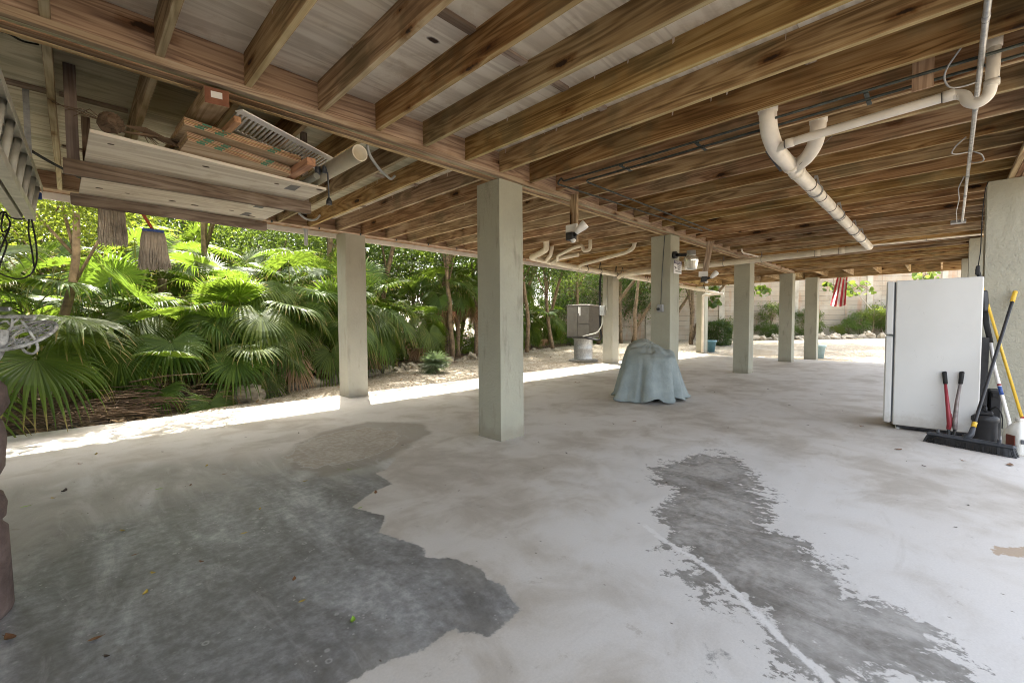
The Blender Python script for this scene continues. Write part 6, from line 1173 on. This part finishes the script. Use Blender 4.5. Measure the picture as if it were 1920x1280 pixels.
# ---------------------------------------------------------------- fallen leaves on the floor
def leaf_mesh(L, W, curl, seed, mat):
    q = random.Random(seed); k = MB(); n = 6; vs = []
    for i in range(n+1):
        u_ = i/n; wd_ = W*math.sin(math.pi*min(1, u_*1.02))**.8; x = (u_-.5)*L; z = curl*L*((u_-.5)**2)*1.6+.002
        for s_ in (-1, 0, 1): vs.append((x, s_*wd_/2+.1*W*math.sin(u_*4), z+abs(s_)*curl*W*.45+q.uniform(0, .001)))
    k.add(vs, [(i*3+j, (i+1)*3+j, (i+1)*3+j+1, i*3+j+1) for i in range(n) for j in range(2)], 0, True); k.tube([(L*.48, 0, .004), (L*.68, .02*L, .006)], .0009, 4); return k.mesh('leaf', mat)
ML = {'brown': simple('brown_fallen_leaf', (.20, .095, .04, 1), .6, var=.35, nscale=20), 'yellow': simple('yellow_fallen_leaf', (.42, .30, .05, 1), .55, var=.25, nscale=20), 'green': simple('green_fallen_leaf', (.20, .34, .04, 1), .45, var=.2, nscale=20), 'dark': simple('dark_fallen_leaf', (.055, .038, .026, 1), .8, var=.4, nscale=20)}
LM = {c_: [leaf_mesh(.045, .022, cu, i, ML[c_]) for i, cu in enumerate((.12, .3, .5))] for c_ in ML}
def leaf(px, py, kind, sc, seed, label=None):
    o = bpy.data.objects.new('fallen_leaf', LM[kind][seed % 3]); COL.objects.link(o); o.location = atz(px, py, .0008); o.rotation_euler = (0, 0, seed*2.1); o.scale = (sc*(.62 if kind == 'dark' else .9),)*3
    lab = {'brown': 'small curled brown leaf lying on the concrete floor', 'yellow': 'small yellow leaf lying on the concrete floor', 'green': 'small green leaf lying on the concrete floor', 'dark': 'tiny dark dead leaf lying on the concrete floor'}[kind]
    return tag(o, label or lab, 'leaf', None if label else kind+' leaves on the floor')
leaf(661, 1165, 'green', .92, 2, 'largest bright green leaf on the dark damp concrete near the camera')
leaf(1895, 872, 'brown', 1.9, 0, 'large reddish brown leaf on the floor in front of the push broom')
for i, (x, y, kd, sc) in enumerate([(457, 1000, 'yellow', .9), (378, 1053, 'brown', .7), (551, 1087, 'brown', .75), (566, 1127, 'yellow', .7), (287, 1074, 'yellow', .7), (272, 1113, 'yellow', .85), (178, 1198, 'brown', 1.0), (20, 1196, 'brown', 1.4), (704, 925, 'brown', 1.1), (572, 902, 'yellow', .9), (655, 881, 'green', .9), (387, 874, 'yellow', .9), (297, 917, 'green', 1.0), (230, 995, 'yellow', .8), (487, 955, 'yellow', .7), (47, 950, 'green', 1.1), (305, 847, 'dark', .9), (357, 910, 'brown', .7), (420, 889, 'brown', .8), (1685, 843, 'brown', 1.3), (1732, 874, 'dark', 1.1), (1816, 947, 'dark', .8), (1792, 988, 'dark', .6), (1805, 864, 'brown', .8), (1365, 802, 'dark', 1.2), (1515, 797, 'dark', 1.0), (1062, 850, 'dark', 1.0), (252, 1040, 'brown', .6), (200, 1230, 'dark', .9), (120, 922, 'dark', 2.0), (675, 952, 'green', .7), (100, 934, 'yellow', .8), (560, 812, 'dark', 1.0), (460, 820, 'dark', 1.0), (755, 835, 'dark', .8), (1150, 795, 'dark', 1.0), (1060, 795, 'dark', .9), (1190, 790, 'brown', 1.0), (1480, 760, 'dark', 1.2), (1340, 735, 'dark', 1.6), (1320, 725, 'dark', 1.4), (1440, 730, 'dark', 1.2), (1580, 770, 'dark', 1.2), (1083, 718, 'brown', 2.4), (1540, 740, 'dark', 1.2), (1240, 800, 'dark', 1.0), (95, 845, 'yellow', 1.0), (180, 852, 'yellow', 1.0), (60, 838, 'brown', 1.2), (150, 870, 'brown', 1.0), (1615, 800, 'brown', 1.0), (1700, 865, 'dark', .7), (40, 853, 'dark', 1.5), (1010, 830, 'dark', .8), (860, 920, 'dark', .7), (1300, 860, 'dark', .8), (1250, 905, 'dark', .7)]):
    leaf(x, y, kd, sc, i)
